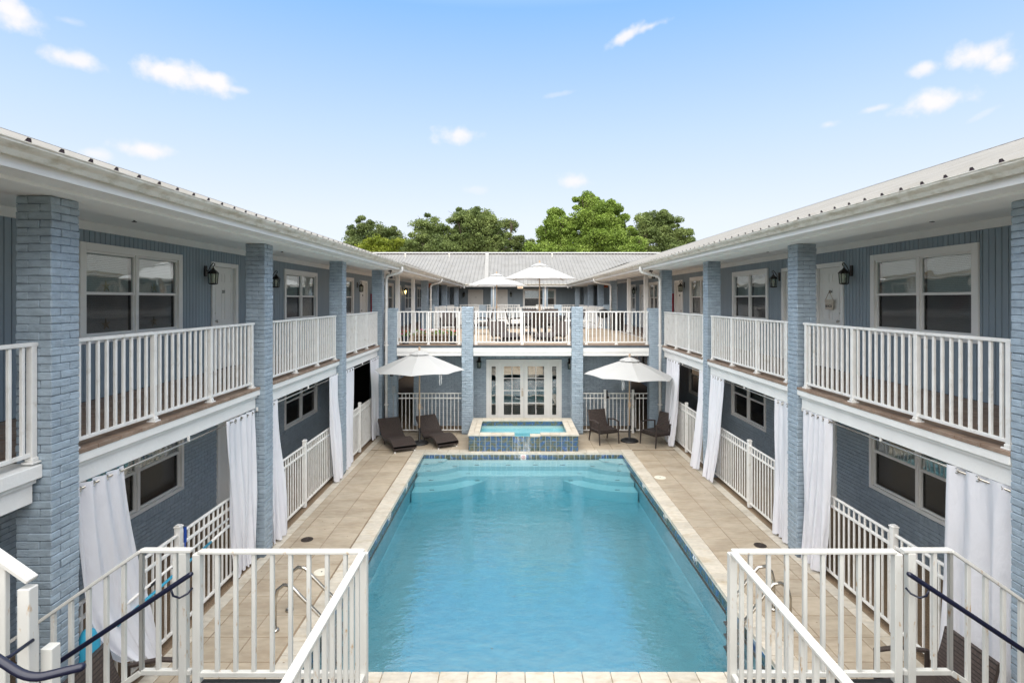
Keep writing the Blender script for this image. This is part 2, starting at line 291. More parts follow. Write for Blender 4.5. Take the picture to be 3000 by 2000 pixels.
# ------------------------------------------------------------------ mesh helpers
WM = {}
class MB:
    def __init__(s): s.v = []; s.f = []; s.mi = []; s.cur = 0
    def add(s, vs, fs, orient=True):
        b = len(s.v); vs = [Vector(v) for v in vs]
        if orient:
            c = sum(vs, Vector())/len(vs)
            g = []
            for f in fs:
                a, b_, d = vs[f[0]], vs[f[1]], vs[f[2]]
                n = (b_-a).cross(d-a); fc = sum((vs[i] for i in f), Vector())/len(f)
                g.append(f if n.dot(fc-c) >= 0 else tuple(reversed(f)))
            fs = g
        s.v += [tuple(v) for v in vs]; s.f += [tuple(i+b for i in f) for f in fs]; s.mi += [s.cur]*len(fs)
        return s
    def box(s, x0, x1, y0, y1, z0, z1, c=0):
        if x0 > x1: x0, x1 = x1, x0
        if y0 > y1: y0, y1 = y1, y0
        if z0 > z1: z0, z1 = z1, z0
        if not c:
            v = [(x, y, z) for x in (x0, x1) for y in (y0, y1) for z in (z0, z1)]
            return s.add(v, [(0,1,3,2), (4,5,7,6), (0,1,5,4), (2,3,7,6), (0,2,6,4), (1,3,7,5)])
        cx, cy, cz = (x0+x1)/2, (y0+y1)/2, (z0+z1)/2; hx, hy, hz = (x1-x0)/2, (y1-y0)/2, (z1-z0)/2
        c = min(c, hx*.6, hy*.6, hz*.6)
        v, f = chamf(hx, hy, hz, c)
        return s.add([(a+cx, b+cy, d+cz) for a, b, d in v], f)
    def bar(s, p0, p1, w, h, c=0, up=(0, 0, 1)):
        p0, p1 = Vector(p0), Vector(p1); d = p1-p0; L_ = d.length; d.normalize(); up = Vector(up)
        r = d.cross(up)
        if r.length < 1e-5: r = d.cross(Vector((1, 0, 0)))
        r.normalize(); u = r.cross(d)
        if c: v, f = chamf(L_/2, w/2, h/2, c)
        else:
            v = [(x, y, z) for x in (-L_/2, L_/2) for y in (-w/2, w/2) for z in (-h/2, h/2)]; f = [(0,1,3,2), (4,5,7,6), (0,1,5,4), (2,3,7,6), (0,2,6,4), (1,3,7,5)]
        m = (p0+p1)/2
        return s.add([m + d*a + r*b + u*e for a, b, e in v], f)
    def prism(s, poly, a, b, axis='y'):
        n = len(poly); v = []
        for t in (a, b):
            for p, q in poly: v.append({'y': (p, t, q), 'x': (t, p, q), 'z': (p, q, t)}[axis])
        f = [tuple(range(n)), tuple(range(n, 2*n))] + [(i, (i+1) % n, (i+1) % n+n, i+n) for i in range(n)]
        return s.add(v, f)
    def tube(s, pts, r, n=10, cap=True):
        pts = [Vector(p) for p in pts]; rs = r if isinstance(r, (list, tuple)) else [r]*len(pts)
        b = len(s.v); ref = None
        for i, p in enumerate(pts):
            d = (pts[min(i+1, len(pts)-1)] - pts[max(i-1, 0)]).normalized()
            if ref is None: ref = d.orthogonal().normalized()
            ref = (ref - d*ref.dot(d)).normalized(); q = d.cross(ref)
            for k in range(n):
                a = 2*math.pi*k/n; s.v.append(tuple(p + (ref*math.cos(a) + q*math.sin(a))*rs[i]))
        for i in range(len(pts)-1):
            for k in range(n):
                s.f.append((b+i*n+k, b+i*n+(k+1) % n, b+(i+1)*n+(k+1) % n, b+(i+1)*n+k)); s.mi.append(s.cur)
        if cap:
            s.f.append(tuple(b+k for k in range(n-1, -1, -1))); s.mi.append(s.cur)
            e = b+(len(pts)-1)*n; s.f.append(tuple(e+k for k in range(n))); s.mi.append(s.cur)
        return s
    def lathe(s, prof, c=(0, 0, 0), n=16):
        b = len(s.v)
        for r, z in prof:
            for k in range(n):
                a = 2*math.pi*(k+.5)/n; s.v.append((c[0]+r*math.cos(a), c[1]+r*math.sin(a), c[2]+z))
        for i in range(len(prof)-1):
            for k in range(n):
                s.f.append((b+i*n+k, b+i*n+(k+1) % n, b+(i+1)*n+(k+1) % n, b+(i+1)*n+k)); s.mi.append(s.cur)
        s.f.append(tuple(b+k for k in range(n-1, -1, -1))); s.mi.append(s.cur)
        e = b+(len(prof)-1)*n; s.f.append(tuple(e+k for k in range(n))); s.mi.append(s.cur)
        return s
    def mesh(s, name, mats, smooth=False):
        me = bpy.data.meshes.new(name); me.from_pydata(s.v, [], s.f)
        ms = mats if isinstance(mats, (list, tuple)) else [mats]
        for m in ms: me.materials.append(M[m] if isinstance(m, str) else m)
        if len(ms) > 1: me.polygons.foreach_set('material_index', s.mi)
        if smooth: me.polygons.foreach_set('use_smooth', [True]*len(s.f))
        me.update(); return me
    def build(s, name, mats, parent=None, smooth=False, kind=None, label=None):
        return link(name, s.mesh(name, mats, smooth), parent, kind=kind, label=label)
def chamf(hx, hy, hz, c):
    v = []; idx = {}
    for sx in (-1, 1):
        for sy in (-1, 1):
            for sz in (-1, 1):
                for a in range(3):
                    idx[(sx, sy, sz, a)] = len(v)
                    v.append((sx*(hx-(c if a != 0 else 0)), sy*(hy-(c if a != 1 else 0)), sz*(hz-(c if a != 2 else 0))))
    f = []
    for a in range(3):
        o = [i for i in range(3) if i != a]
        for s_ in (-1, 1):
            q = []
            for p, r in ((-1, -1), (1, -1), (1, 1), (-1, 1)):
                k = [0, 0, 0]; k[a] = s_; k[o[0]] = p; k[o[1]] = r; q.append(idx[(*k, a)])
            f.append(tuple(q))
    for a in range(3):      # edges along axis a
        o = [i for i in range(3) if i != a]
        for p in (-1, 1):
            for r in (-1, 1):
                q = []
                for e, ax in ((-1, o[0]), (1, o[0]), (1, o[1]), (-1, o[1])):
                    k = [0, 0, 0]; k[a] = e; k[o[0]] = p; k[o[1]] = r; q.append(idx[(*k, ax)])
                f.append(tuple(q))
    for sx in (-1, 1):
        for sy in (-1, 1):
            for sz in (-1, 1): f.append((idx[(sx, sy, sz, 0)], idx[(sx, sy, sz, 1)], idx[(sx, sy, sz, 2)]))
    return v, f
def link(name, me, parent=None, mw=None, kind=None, label=None):
    o = bpy.data.objects.new(name, me); COL.objects.link(o)
    if mw is not None: o.matrix_basis = mw
    WM[o] = mw.copy() if mw is not None else Matrix.Identity(4)
    if parent is not None: o.parent = parent; o.matrix_parent_inverse = WM[parent].inverted()
    if kind: o['kind'] = kind
    if label: o['label'] = label
    return o
def tag(o, label, cat, group=None):
    o['label'] = label; o['category'] = cat
    if group: o['group'] = group
    return o
def thing(name, label, cat, loc=(0, 0, 0), rz=0, group=None):
    mw = Matrix.Translation(loc) @ Matrix.Rotation(rz, 4, 'Z')
    return tag(link(name, None, None, mw), label, cat, group)
def struct(name, mb, m): return mb.build(name, m, None, kind='structure')
def kids(o): return [c for c in list(WM) if c.parent == o]
CH = {}
def dup(root, loc, rz, label, group=None):
    c = root.copy(); COL.objects.link(c); mw = Matrix.Translation(loc) @ Matrix.Rotation(rz, 4, 'Z'); c.matrix_basis = mw; WM[c] = mw
    c['label'] = label
    if group: c['group'] = group
    def rec(src, dst):
        for k in [k for k in src.children]:
            d = k.copy(); COL.objects.link(d); d.parent = dst; rec(k, d)
    rec(root, c); return c
def text(name, body, size, pos, right, normal, m, parent, ext=.002):
    cu = bpy.data.curves.new(name, 'FONT'); cu.body = body; cu.size = size; cu.extrude = ext; cu.align_x = 'CENTER'; cu.align_y = 'CENTER'
    cu.materials.append(M[m]); r = Vector(right); n = Vector(normal); u = n.cross(r)
    mw = Matrix((( r.x, u.x, n.x, pos[0]), (r.y, u.y, n.y, pos[1]), (r.z, u.z, n.z, pos[2]), (0, 0, 0, 1)))
    tmp = bpy.data.objects.new(name, cu); me = bpy.data.meshes.new_from_object(tmp); bpy.data.objects.remove(tmp)
    return link(name, me, parent, mw)
# ------------------------------------------------------------------ ground, pool deck, pool
XL, XR = -5.73, 6.30           # faces of the wing walls
FL = 2.68                      # upper floor
def unit(key, fn):
    if key not in CH: CH[key] = fn()
    return CH[key]
def cbox(lx, ly, lz, c, m, name, jit=0, seed=0):
    def mk():
        mb = MB(); mb.box(-lx/2, lx/2, -ly/2, ly/2, -lz/2, lz/2, c)
        if jit:
            rr = random.Random(seed)
            mb.v = [(x+rr.uniform(-jit, jit)*.6, y+rr.uniform(-jit, jit), z+rr.uniform(-jit, jit)*.6) for x, y, z in mb.v]
        return mb.mesh(name, m)
    return unit((round(lx, 4), round(ly, 4), round(lz, 4), c, m, name, seed), mk)
def put(name, me, p, parent, rz=0, mw=None):
    return link(name, me, parent, mw if mw is not None else Matrix.Translation(p) @ Matrix.Rotation(rz, 4, 'Z'))

g = MB()
for a in ((-600, 600, -500, -9), (-600, 600, 60, 900), (-600, -14, -9, 60), (14.5, 600, -9, 60)): g.box(a[0], a[1], a[2], a[3], -.5, -.10)
struct('ground', g, 'ground')
PX0, PX1, PY0, PY1 = -2.33, 2.92, 5.95, 14.45
wk = MB()
wk.box(-14, -3.99, -9, 60, -.4, -.02); wk.box(4.60, 14.5, -9, 60, -.4, -.02); wk.box(-3.99, 4.6, 16.75, 60, -.4, -.02)
struct('walkway', wk, 'aggregate')
# saw joints of the walkway
dk = MB()
dk.box(-3.99, PX0-.03, -9, 16.75, -.3, -.007); dk.box(PX1+.03, 4.6, -9, 16.75, -.3, -.007)
dk.box(PX0-.03, PX1+.03, -9, PY0-.03, -.3, -.007); dk.box(PX0-.03, PX1+.03, PY1+.03, 16.75, -.3, -.007)
deck = struct('pool_deck', dk, 'deckgrout')
G = .011
def tile(x0, x1, y0, y1, m, parent, name, z0=-.03, z1=0.0, seed=None, gap=G):
    lx, ly, lz = x1-x0-gap, y1-y0-gap, z1-z0
    me = cbox(lx, ly, lz, .004, m, name, jit=0)
    rr = random.Random(int(x0*977+y0*1313)); dz = rr.uniform(-.0012, .0012)
    return put(name, me, ((x0+x1)/2, (y0+y1)/2, (z0+z1)/2+dz), parent)
rows = [.26+.45*n for n in range(5, 33)]    # 2.51 .. 14.66
for i in range(len(rows)-1):
    y0, y1 = rows[i], rows[i+1]
    for a, b in ((-3.80, -3.63), (-3.63, -3.14), (-3.14, -2.65), (3.22, 3.695), (3.695, 4.178), (4.178, 4.39)):
        tile(a, b, y0, y1, 'decktile', deck, 'deck_tile')
mid = [-2.65+.483*k for k in range(12)]+[3.22]
mid = [-2.65, -2.16, -1.67, -1.19, -.70, -.21, .28, .77, 1.26, 1.75, 2.24, 2.73, 3.22]
yy = [2.96, 3.41, 3.86, 4.31, 4.76, 5.21, 5.65]
for j in range(len(yy)-1):
    for i in range(len(mid)-1): tile(mid[i], mid[i+1], yy[j], yy[j+1], 'decktile', deck, 'deck_tile')
yb = [14.76, 15.21, 15.66, 16.11, 16.56, 16.75]
for j in range(len(yb)-1):
    for i in range(len(mid)-1):
        if -1.2 < (mid[i]+mid[i+1])/2 < 1.8 and yb[j] < 16.6: continue
        tile(mid[i], mid[i+1], yb[j], yb[j+1], 'decktile', deck, 'deck_tile')
    for a, b in ((-3.80, -3.63), (-3.63, -3.14), (-3.14, -2.65), (3.22, 3.695), (3.695, 4.178), (4.178, 4.39)):
        if yb[j] >= 14.7: tile(a, b, yb[j], yb[j+1], 'decktile', deck, 'deck_tile')
# travertine strip under the fences
st = struct('travertine_border', MB().box(-3.80, -3.955, 2.2, 16.6, -.28, -.008).box(4.40, 4.555, 2.2, 16.6, -.28, -.008), 'deckgrout')
for k in range(47):
    y = 2.3+k*.305
    tile(-3.965, -3.80, y, y+.305, 'trav', st, 'border_stone', gap=.006); tile(4.395, 4.565, y, y+.305, 'trav', st, 'border_stone', gap=.006)
# pool shell
pl = MB(); D = -.66
t_ = .05
pl.box(PX0-.03, PX0-.13, PY0-.13, PY1+.13, D-.1, -.05); pl.box(PX1+.03, PX1+.13, PY0-.13, PY1+.13, D-.1, -.05)
pl.box(PX0-.03, PX1+.03, PY0-.03, PY0-.13, D-.1, -.05); pl.box(PX0-.03, PX1+.03, PY1+.03, PY1+.13, D-.1, -.05)
pl.box(PX0-.03, PX1+.03, PY0-.03, PY1+.03, D-.1, D)
pool = struct('swimming_pool', pl, 'plaster')
pool['label'] = 'rectangular turquoise swimming pool in the middle of the courtyard'
# benches and curved corner steps at the far end
ZB = (-.20, -.31, -.42, -.52)
bn = MB(); bn.box(PX0, PX1, 13.92, PY1, D, ZB[0]).box(PX0, PX1, 13.50, 13.92, D, ZB[1])
bn.build('bench', 'plasterstep', pool)
for side in (-1, 1):
    cx = PX0 if side < 0 else PX1
    for k, (ra, rb, z) in enumerate(((.62, .55, ZB[0]+.045), (1.15, .98, ZB[0]-.004), (1.62, 1.40, ZB[1]-.004), (1.95, 1.80, ZB[2]))):
        n = 14; poly = [(cx, PY1)]
        for i in range(n+1):
            a = math.pi/2*i/n; poly.append((cx - side*ra*math.sin(a)*1.0, PY1 - rb*math.cos(a)))
        MB().prism(poly, D, z, 'z').build('corner_step', 'plasterstep', pool)
# little dark anchors on the step edges
for side in (-1, 1):
    cx = PX0 if side < 0 else PX1
    for k, (ra, rb, z) in enumerate(((.62, .55, ZB[0]+.045), (1.15, .98, ZB[0]-.004), (1.62, 1.40, ZB[1]-.004), (1.95, 1.80, ZB[2]))):
        for a in (.25, .95):
            x, y = cx-side*ra*math.sin(a)*.93, PY1-rb*math.cos(a)*.93
            MB().box(x-.055, x+.055, y-.012, y+.012, z, z+.006).build('step_marker', 'black', pool)
for x in (-.9, -.1, 1.3, .6):
    MB().box(x-.06, x+.06, 14.02, 14.045, ZB[0], ZB[0]+.006).build('step_marker', 'black', pool)
# waterline tiles
tg = MB(); tg.box(PX0-.03, PX0-.001, PY0, PY1, -.20, -.045).box(PX1+.001, PX1+.03, PY0, PY1, -.20, -.045).box(PX0, PX1, PY1+.001, PY1+.03, -.20, -.045)
tg.build('tile_grout', 'grout', pool)
tm = cbox(.135, .008, .135, .0015, 'mosaic', 'waterline_tile')
for k in range(37):
    x = PX0+.071+k*.142
    if k == 18: continue
    put('waterline_tile', tm, (x, PY1+.0, -.122), pool)
for k in range(59):
    y = PY0+.071+k*.144
    put('waterline_tile', tm, (PX0, y, -.122), pool, R(90)); put('waterline_tile', tm, (PX1, y, -.122), pool, R(90))
nd = MB().box(-.067, .067, -.005, .005, -.067, .067, .0015).build('no_diving_tile', 'white', pool)
nd.matrix_basis = Matrix.Translation((PX0+.071+18*.142, PY1, -.122)); WM[nd] = nd.matrix_basis.copy()
xs = PX0+.071+18*.142
ring = MB()
ring.tube([(xs+.045*math.cos(a*math.pi/9), PY1-.008, -.122+.045*math.sin(a*math.pi/9)) for a in range(19)], .006, 5)
ring.bar((xs-.03, PY1-.008, -.09), (xs+.03, PY1-.008, -.154), .008, .004, up=(0, 1, 0)); ring.bar((xs+.03, PY1-.008, -.09), (xs-.03, PY1-.008, -.154), .008, .004, up=(0, 1, 0))
ring.build('no_diving_symbol', 'redink', nd)
# depth marks on the side bands
for y in (8.7, 10.4, 12.1):
    for X, rr_ in ((PX0, (0, 1, 0)), (PX1, (0, -1, 0))):
        nrm = (1, 0, 0) if X < 0 else (-1, 0, 0)
        text('depth_mark', '4 FT', .12, (X+nrm[0]*.006, y, -.10), rr_, nrm, 'white', pool)
# coping stones
cop = struct('pool_coping', MB().box(PX0-.29, PX0-.02, PY0-.28, PY1+.28, -.05, -.008).box(PX1+.29, PX1+.02, PY0-.28, PY1+.28, -.05, -.008)
             .box(PX0-.02, PX1+.02, PY0-.28, PY0-.02, -.05, -.008).box(PX0-.02, PX1+.02, PY1+.02, PY1+.28, -.05, -.008), 'grout')
n = 32; p = (PY1-PY0)/n
for k in range(n):
    y = PY0+k*p
    tile(PX0-.30, PX0, y, y+p, 'trav', cop, 'coping_stone', -.052, .004, gap=.008); tile(PX1, PX1+.30, y, y+p, 'trav', cop, 'coping_stone', -.052, .004, gap=.008)
n = 17; p = (PX1-PX0)/n
for k in range(-1, n+1):
    x = PX0+k*p
    tile(x, x+p, PY0-.30, PY0, 'trav', cop, 'coping_stone', -.052, .004, gap=.008); tile(x, x+p, PY1, PY1+.30, 'trav', cop, 'coping_stone', -.052, .004, gap=.008)
w = MB().box(PX0+.002, PX1-.002, PY0-.02, PY1-.006, D+.002, -.125)
wo = struct('pool_water', w, 'water')

# ------------------------------------------------------------------ hot tub
SX0, SX1, SY0, SY1 = -1.155, 1.765, 14.57, 16.64
spa = thing('hot_tub', 'raised hot tub faced with blue mosaic tiles, spilling into the pool', 'hot tub', ((SX0+SX1)/2, SY0, 0))
sb = MB(); NX0, NX1 = .07, .50
sb.box(SX0+.02, NX0, SY0+.008, SY0+.22, -.01, .41); sb.box(NX1, SX1-.02, SY0+.008, SY0+.22, -.01, .41); sb.box(NX0, NX1, SY0+.008, SY0+.22, -.01, .345)
sb.box(SX0+.008, SX0+.26, SY0+.22, SY1-.02, -.01, .41); sb.box(SX1-.26, SX1-.008, SY0+.22, SY1-.02, -.01, .41)
sb.box(SX0+.26, SX1-.26, SY1-.32, SY1-.02, -.01, .41); sb.box(SX0+.26, SX1-.26, SY0+.22, SY1-.32, -.01, .02)
sb.build('shell', 'grout', spa)
sm_ = MB(); sm_.box(SX0+.262, SX1-.262, SY0+.222, SY1-.322, .02, .05); sm_.box(SX0+.262, -.35, SY0+.222, SY1-.322, .05, .20); sm_.box(.95, SX1-.262, SY0+.222, SY1-.322, .05, .20)
sm_.box(-.35, .95, 15.75, SY1-.322, .05, .20); sm_.build('seat_ledge', 'plasterstep', spa)
tm2 = cbox(.136, .010, .130, .002, 'mosaic', 'mosaic_tile'); px = (SX1-SX0)/20
for r_ in range(3):
    for k in range(20):
        x = SX0+px*(k+.5); z = .068+r_*.137
        if r_ == 2 and NX0-.05 < x < NX1+.05: z -= .012
        put('mosaic_tile', tm2, (x, SY0+.002, z), spa)
    for k in range(14):
        for X in (SX0, SX1): put('mosaic_tile', tm2, (X, SY0+.075+k*.146, .068+r_*.137), spa, R(90))
for k in range(18): put('mosaic_tile', tm2, (SX0+.33+k*.134, SY1-.328, .345), spa)
for k in range(10):
    for X in (SX0+.268, SX1-.268): put('mosaic_tile', tm2, (X, SY0+.33+k*.15, .345), spa, R(90))
def cst(x0, x1, y0, y1, z0=.41, z1=.452): tile(x0, x1, y0, y1, 'trav', spa, 'coping_stone', z0, z1, gap=.007)
for k in range(4): a = (NX0-.0 - (SX0-.03))/4; cst(SX0-.03+k*a, SX0-.03+(k+1)*a, SY0-.03, SY0+.25)
for k in range(4): a = (SX1+.03 - (NX1+.26))/4; cst(NX1+.26+k*a, NX1+.26+(k+1)*a, SY0-.03, SY0+.25)
cst(NX1-.02, NX1+.26, SY0-.02, SY0+.20, .385, .425)
for k in range(10): a = (SX1-SX0+.06)/10; cst(SX0-.03+k*a, SX0-.03+(k+1)*a, SY1-.34, SY1-.02)
for k in range(9):
    a = (SY1-.34-SY0-.25)/9; y = SY0+.25+k*a
    for X, s_ in ((SX0, 1), (SX1, -1)):
        x = sorted((X-s_*.03, X+s_*.125)); x2 = sorted((X+s_*.125, X+s_*.28)); cst(x[0], x[1], y, y+a); cst(x2[0], x2[1], y, y+a)
sw = MB().box(SX0+.27, SX1-.27, SY0+.225, SY1-.335, .052, .372); sw.box(NX0+.002, NX1-.002, SY0+.0, SY0+.225, .346, .366)
sw.build('spa_water', 'spawater', spa)
# falling water sheet, ragged at both sides
def sheet():
    me = MB(); nx, nz_ = 18, 10; rr = random.Random(4); w0, w1 = NX0-.06, NX1+.06
    for j in range(nz_+1):
        t = j/nz_
        for i in range(nx+1):
            s_ = i/nx; x = w0+.05+(w1-w0-.10)*s_ + (rr.uniform(-.01, .01) if j else 0)
            y = SY0-.012-.05*math.sqrt(t)-.10*t*t + rr.uniform(-.006, .006)*t; me.v.append((x, y, .362-t*.49))
    for j in range(nz_):
        for i in range(nx):
            a = j*(nx+1)+i; me.f.append((a, a+1, a+nx+2, a+nx+1)); me.mi.append(0)
    return me
mfall = bpy.data.materials.new('falling_water'); mfall.use_nodes = True
_n = mfall.node_tree.nodes; _l = mfall.node_tree.links; _n.remove(_n['Principled BSDF'])
_t = _n.new('ShaderNodeBsdfTransparent'); _g = _n.new('ShaderNodeBsdfDiffuse'); _g.inputs[0].default_value = (.75, .80, .86, 1); _m = _n.new('ShaderNodeMixShader')
_z = _n.new('ShaderNodeTexNoise'); _z.inputs['Scale'].default_value = 16; _mp = _n.new('ShaderNodeMapping'); _mp.inputs['Scale'].default_value = (1.6, 1, .14); _ge = _n.new('ShaderNodeNewGeometry')
_l.new(_ge.outputs['Position'], _mp.inputs[0]); _l.new(_mp.outputs[0], _z.inputs[0]); _r = _n.new('ShaderNodeMapRange'); _l.new(_z.outputs[0], _r.inputs[0])
_r.inputs[1].default_value = .42; _r.inputs[2].default_value = .75; _r.inputs[3].default_value = .04; _r.inputs[4].default_value = .38
_l.new(_r.outputs[0], _m.inputs[0]); _l.new(_t.outputs[0], _m.inputs[1]); _l.new(_g.outputs[0], _m.inputs[2]); _l.new(_m.outputs[0], _n['Material Output'].inputs[0])
M['fall'] = mfall
sheet().build('waterfall', 'fall', spa, smooth=True)

# skimmer lids and drain grates in the deck
def lid(x, y, r, label):
    MBo = MB(); MBo.lathe([(r, 0), (r, .004), (r*.93, .007), (.001, .008)], (x, y, .001), 28)
    o = MBo.build('skimmer_lid', 'lid'); tag(o, label, 'skimmer lid', 'skimmer lids in the pool deck')
    MB().lathe([(.012, .0), (.010, .004), (.001, .004)], (x, y, .0085), 10).build('lid_plug', 'dark_iron', o)
lid(-2.83, 8.12, .115, 'round cream skimmer lid beside the left ladder'); lid(3.37, 12.43, .13, 'round cream skimmer lid on the right deck near the umbrella')
def drain(x, y, r, label):
    t = thing('drain_grate', label, 'drain grate', (x, y, 0), group='floor drains in the pool deck')
    MB().lathe([(r, 0), (r, .005), (r*.82, .006), (r*.82, .002), (.001, .002)], (x, y, .001), 28).build('grate_rim', 'dark_iron', t)
    s_ = MB()
    for k in range(10):
        a = k*math.pi/5; s_.bar((x+.02*math.cos(a), y+.02*math.sin(a), .006), (x+r*.85*math.cos(a), y+r*.85*math.sin(a), .006), .012, .004)
    s_.lathe([(.025, .003), (.02, .008), (.001, .008)], (x, y, 0), 12).build('grate_bars', 'dark_iron', t)
drain(-3.46, 9.22, .10, 'round rusty drain grate in the left deck'); drain(4.09, 9.0, .10, 'round dark drain grate in the right deck by the pillar')

# ------------------------------------------------------------------ brick pillars
BL, BW, BH, CO = .2055, .1005, .0618, .0677
bm = [cbox(BL-.008, BW, BH, .006, 'brick', 'brick', jit=.004, seed=k) for k in range(1, 9)]
def pillar(x0, y0, ztop, label, w=.305, real=True, group='painted brick pillars'):
    """x0,y0: least corner"""
    cx, cy = x0+w/2, y0+w/2
    t = thing('brick_pillar', label, 'pillar', (cx, cy, 0), group=group)
    MB().box(x0+.011, x0+w-.011, y0+.011, y0+w-.011, -.03, ztop-.01).build('mortar_core', 'mortar', t)
    n = int(ztop/CO); rr = random.Random(int(x0*100+y0*10)); h = w/2
    bl = w*2/3
    sx = (bl-.006)/(BL-.008); sw_ = (w/3-.002)/BW
    stuff = MB()
    for c in range(n):
        z = (c+.5)*CO + (ztop-n*CO); fl = c % 2
        for k in range(4):
            a = k*math.pi/2
            lx = (-h+bl/2)*(1 if not fl else -1); ly = -h+w/6
            p = Matrix.Translation((cx, cy, z)) @ Matrix.Rotation(a, 4, 'Z') @ Matrix.Translation((lx, ly+rr.uniform(-.003, .003), rr.uniform(-.0015, .0015))) @ Matrix.Rotation(rr.uniform(-.015, .015), 4, 'Y') @ Matrix.Diagonal((sx, sw_, 1, 1))
            if real and c*4+k < 300: link('brick', bm[rr.randrange(8)], t, p)
            else:
                s_ = MB().box(-BL/2+.004, BL/2-.004, -BW/2, BW/2, -BH/2, BH/2); stuff.add([p @ Vector(v) for v in s_.v], s_.f, orient=False)
    if stuff.v: stuff.build('bricks', 'brick', t, kind='stuff')
    return t
PY = (4.60, 8.57, 12.50, 16.30)
ordn = ('first', 'second', 'third', 'fourth')
for i, y in enumerate(PY):
    near = (' nearest the camera', ' at the second balcony bay', ' at the third balcony bay', ' beside the white downspout')[i]
    pillar(-3.88-.305, y, 4.925, f'tall blue brick pillar, {ordn[i]} in the left wing{near}', real=i < 3)
    pillar(4.475, y, 4.925, f'tall blue brick pillar, {ordn[i]} in the right wing{near}', real=i < 3)
pillar(-3.88-.305, .60, 4.925, 'tall blue brick pillar of the left wing beside the stairs', real=False); pillar(4.475, .60, 4.925, 'tall blue brick pillar of the right wing beside the stairs', real=False)
pillar(-1.515, 16.40, 3.83, 'short blue brick pier left of the hot tub and lobby doors', w=.345, real=True)
pillar(1.795, 16.40, 3.83, 'short blue brick pier right of the hot tub and lobby doors', w=.345, real=True)
pillar(-3.75, 16.42, 3.79, 'narrow short brick pier at the left end of the roof deck', w=.28, real=False)
pillar(4.13, 16.42, 3.79, 'narrow short brick pier at the right end of the roof deck', w=.28, real=False)
for i, y in enumerate((25.5, 29.1, 32.9)):
    q = ('where the roof deck ends', 'beyond the roof deck', 'farthest but one')[i]
    pillar(-4.25, y, 4.925, f'blue brick pillar of the left wing {q}', real=False); pillar(4.60, y, 4.925, f'blue brick pillar of the right wing {q}', real=False)
for x, q in ((-4.6, 'left of a pair in the far left corner'), (-3.98, 'right of a pair in the far left corner'), (4.35, 'left of a pair in the far right corner'), (4.95, 'right of a pair in the far right corner')):
    pillar(x, 37.5, 4.925, f'far brick pillar, {q}', real=False)
pillar(-1.45, 37.5, 4.925, 'far brick pillar with a downspout between the two far doors', w=.36, real=False); pillar(2.10, 37.5, 4.925, 'far brick pillar with a downspout before the far window', w=.36, real=False)
pillar(-3.95, 25.5, 3.80, 'low brick pier at the far left corner of the roof deck', w=.3, real=False); pillar(4.30, 25.5, 3.80, 'low brick pier at the far right corner of the roof deck', w=.3, real=False)
pillar(-1.54, 25.5, 3.80, 'low brick pier in the far roof deck railing, left of centre', w=.34, real=False); pillar(1.98, 25.5, 3.80, 'low brick pier in the far roof deck railing, right of centre', w=.34, real=False)
for x, y, q in ((-4.13, 19.7, 'left side, nearer'), (-4.13, 22.8, 'left side, farther'), (4.83, 19.7, 'right side, nearer'), (4.88, 22.8, 'right side, farther')):
    t = thing('square_post', f'square white wooden post at the roof deck, {q}', 'post', (x, y, FL), group='white posts beside the roof deck')
    MB().box(x-.07, x+.07, y-.07, y+.07, FL, 4.925, .004).build('post_shaft', 'white', t); MB().box(x-.085, x+.085, y-.085, y+.085, FL, FL+.12, .004).build('post_base', 'white', t)
# ------------------------------------------------------------------ wings
def T_left(s, d, z): return (XL+d, s, z)
def T_right(s, d, z): return (XR-d, s, z)
def T_front(Y): return lambda s, d, z: (s, Y-d, z)
def tbox(mb, T, s0, s1, d0, d1, z0, z1, c=0):
    a = T(s0, d0, z0); b = T(s1, d1, z1); return mb.box(a[0], b[0], a[1], b[1], a[2], b[2], c)
def rects(s0, s1, z0, z1, ops):
    """solid rectangles around openings (s0,s1,z0,z1)"""
    xs = sorted({s0, s1, *[o[0] for o in ops], *[o[1] for o in ops]}); out = []
    for a, b in zip(xs[:-1], xs[1:]):
        if b <= s0 or a >= s1: continue
        m = (a+b)/2; cuts = sorted([(o[2], o[3]) for o in ops if o[0] < m < o[1]]); z = z0
        for lo, hi in cuts:
            if lo > z+.01: out.append((a, b, z, lo))
            z = max(z, hi)
        if z1 > z+.01: out.append((a, b, z, z1))
    return out
def frame4(mb, T, s0, s1, z0, z1, w, d0, d1, c=.003):
    tbox(mb, T, s0, s0+w, d0, d1, z0, z1, c); tbox(mb, T, s1-w, s1, d0, d1, z0, z1, c)
    tbox(mb, T, s0+w, s1-w, d0, d1-.002, z1-w, z1, c); tbox(mb, T, s0+w, s1-w, d0, d1-.002, z0, z0+w, c)
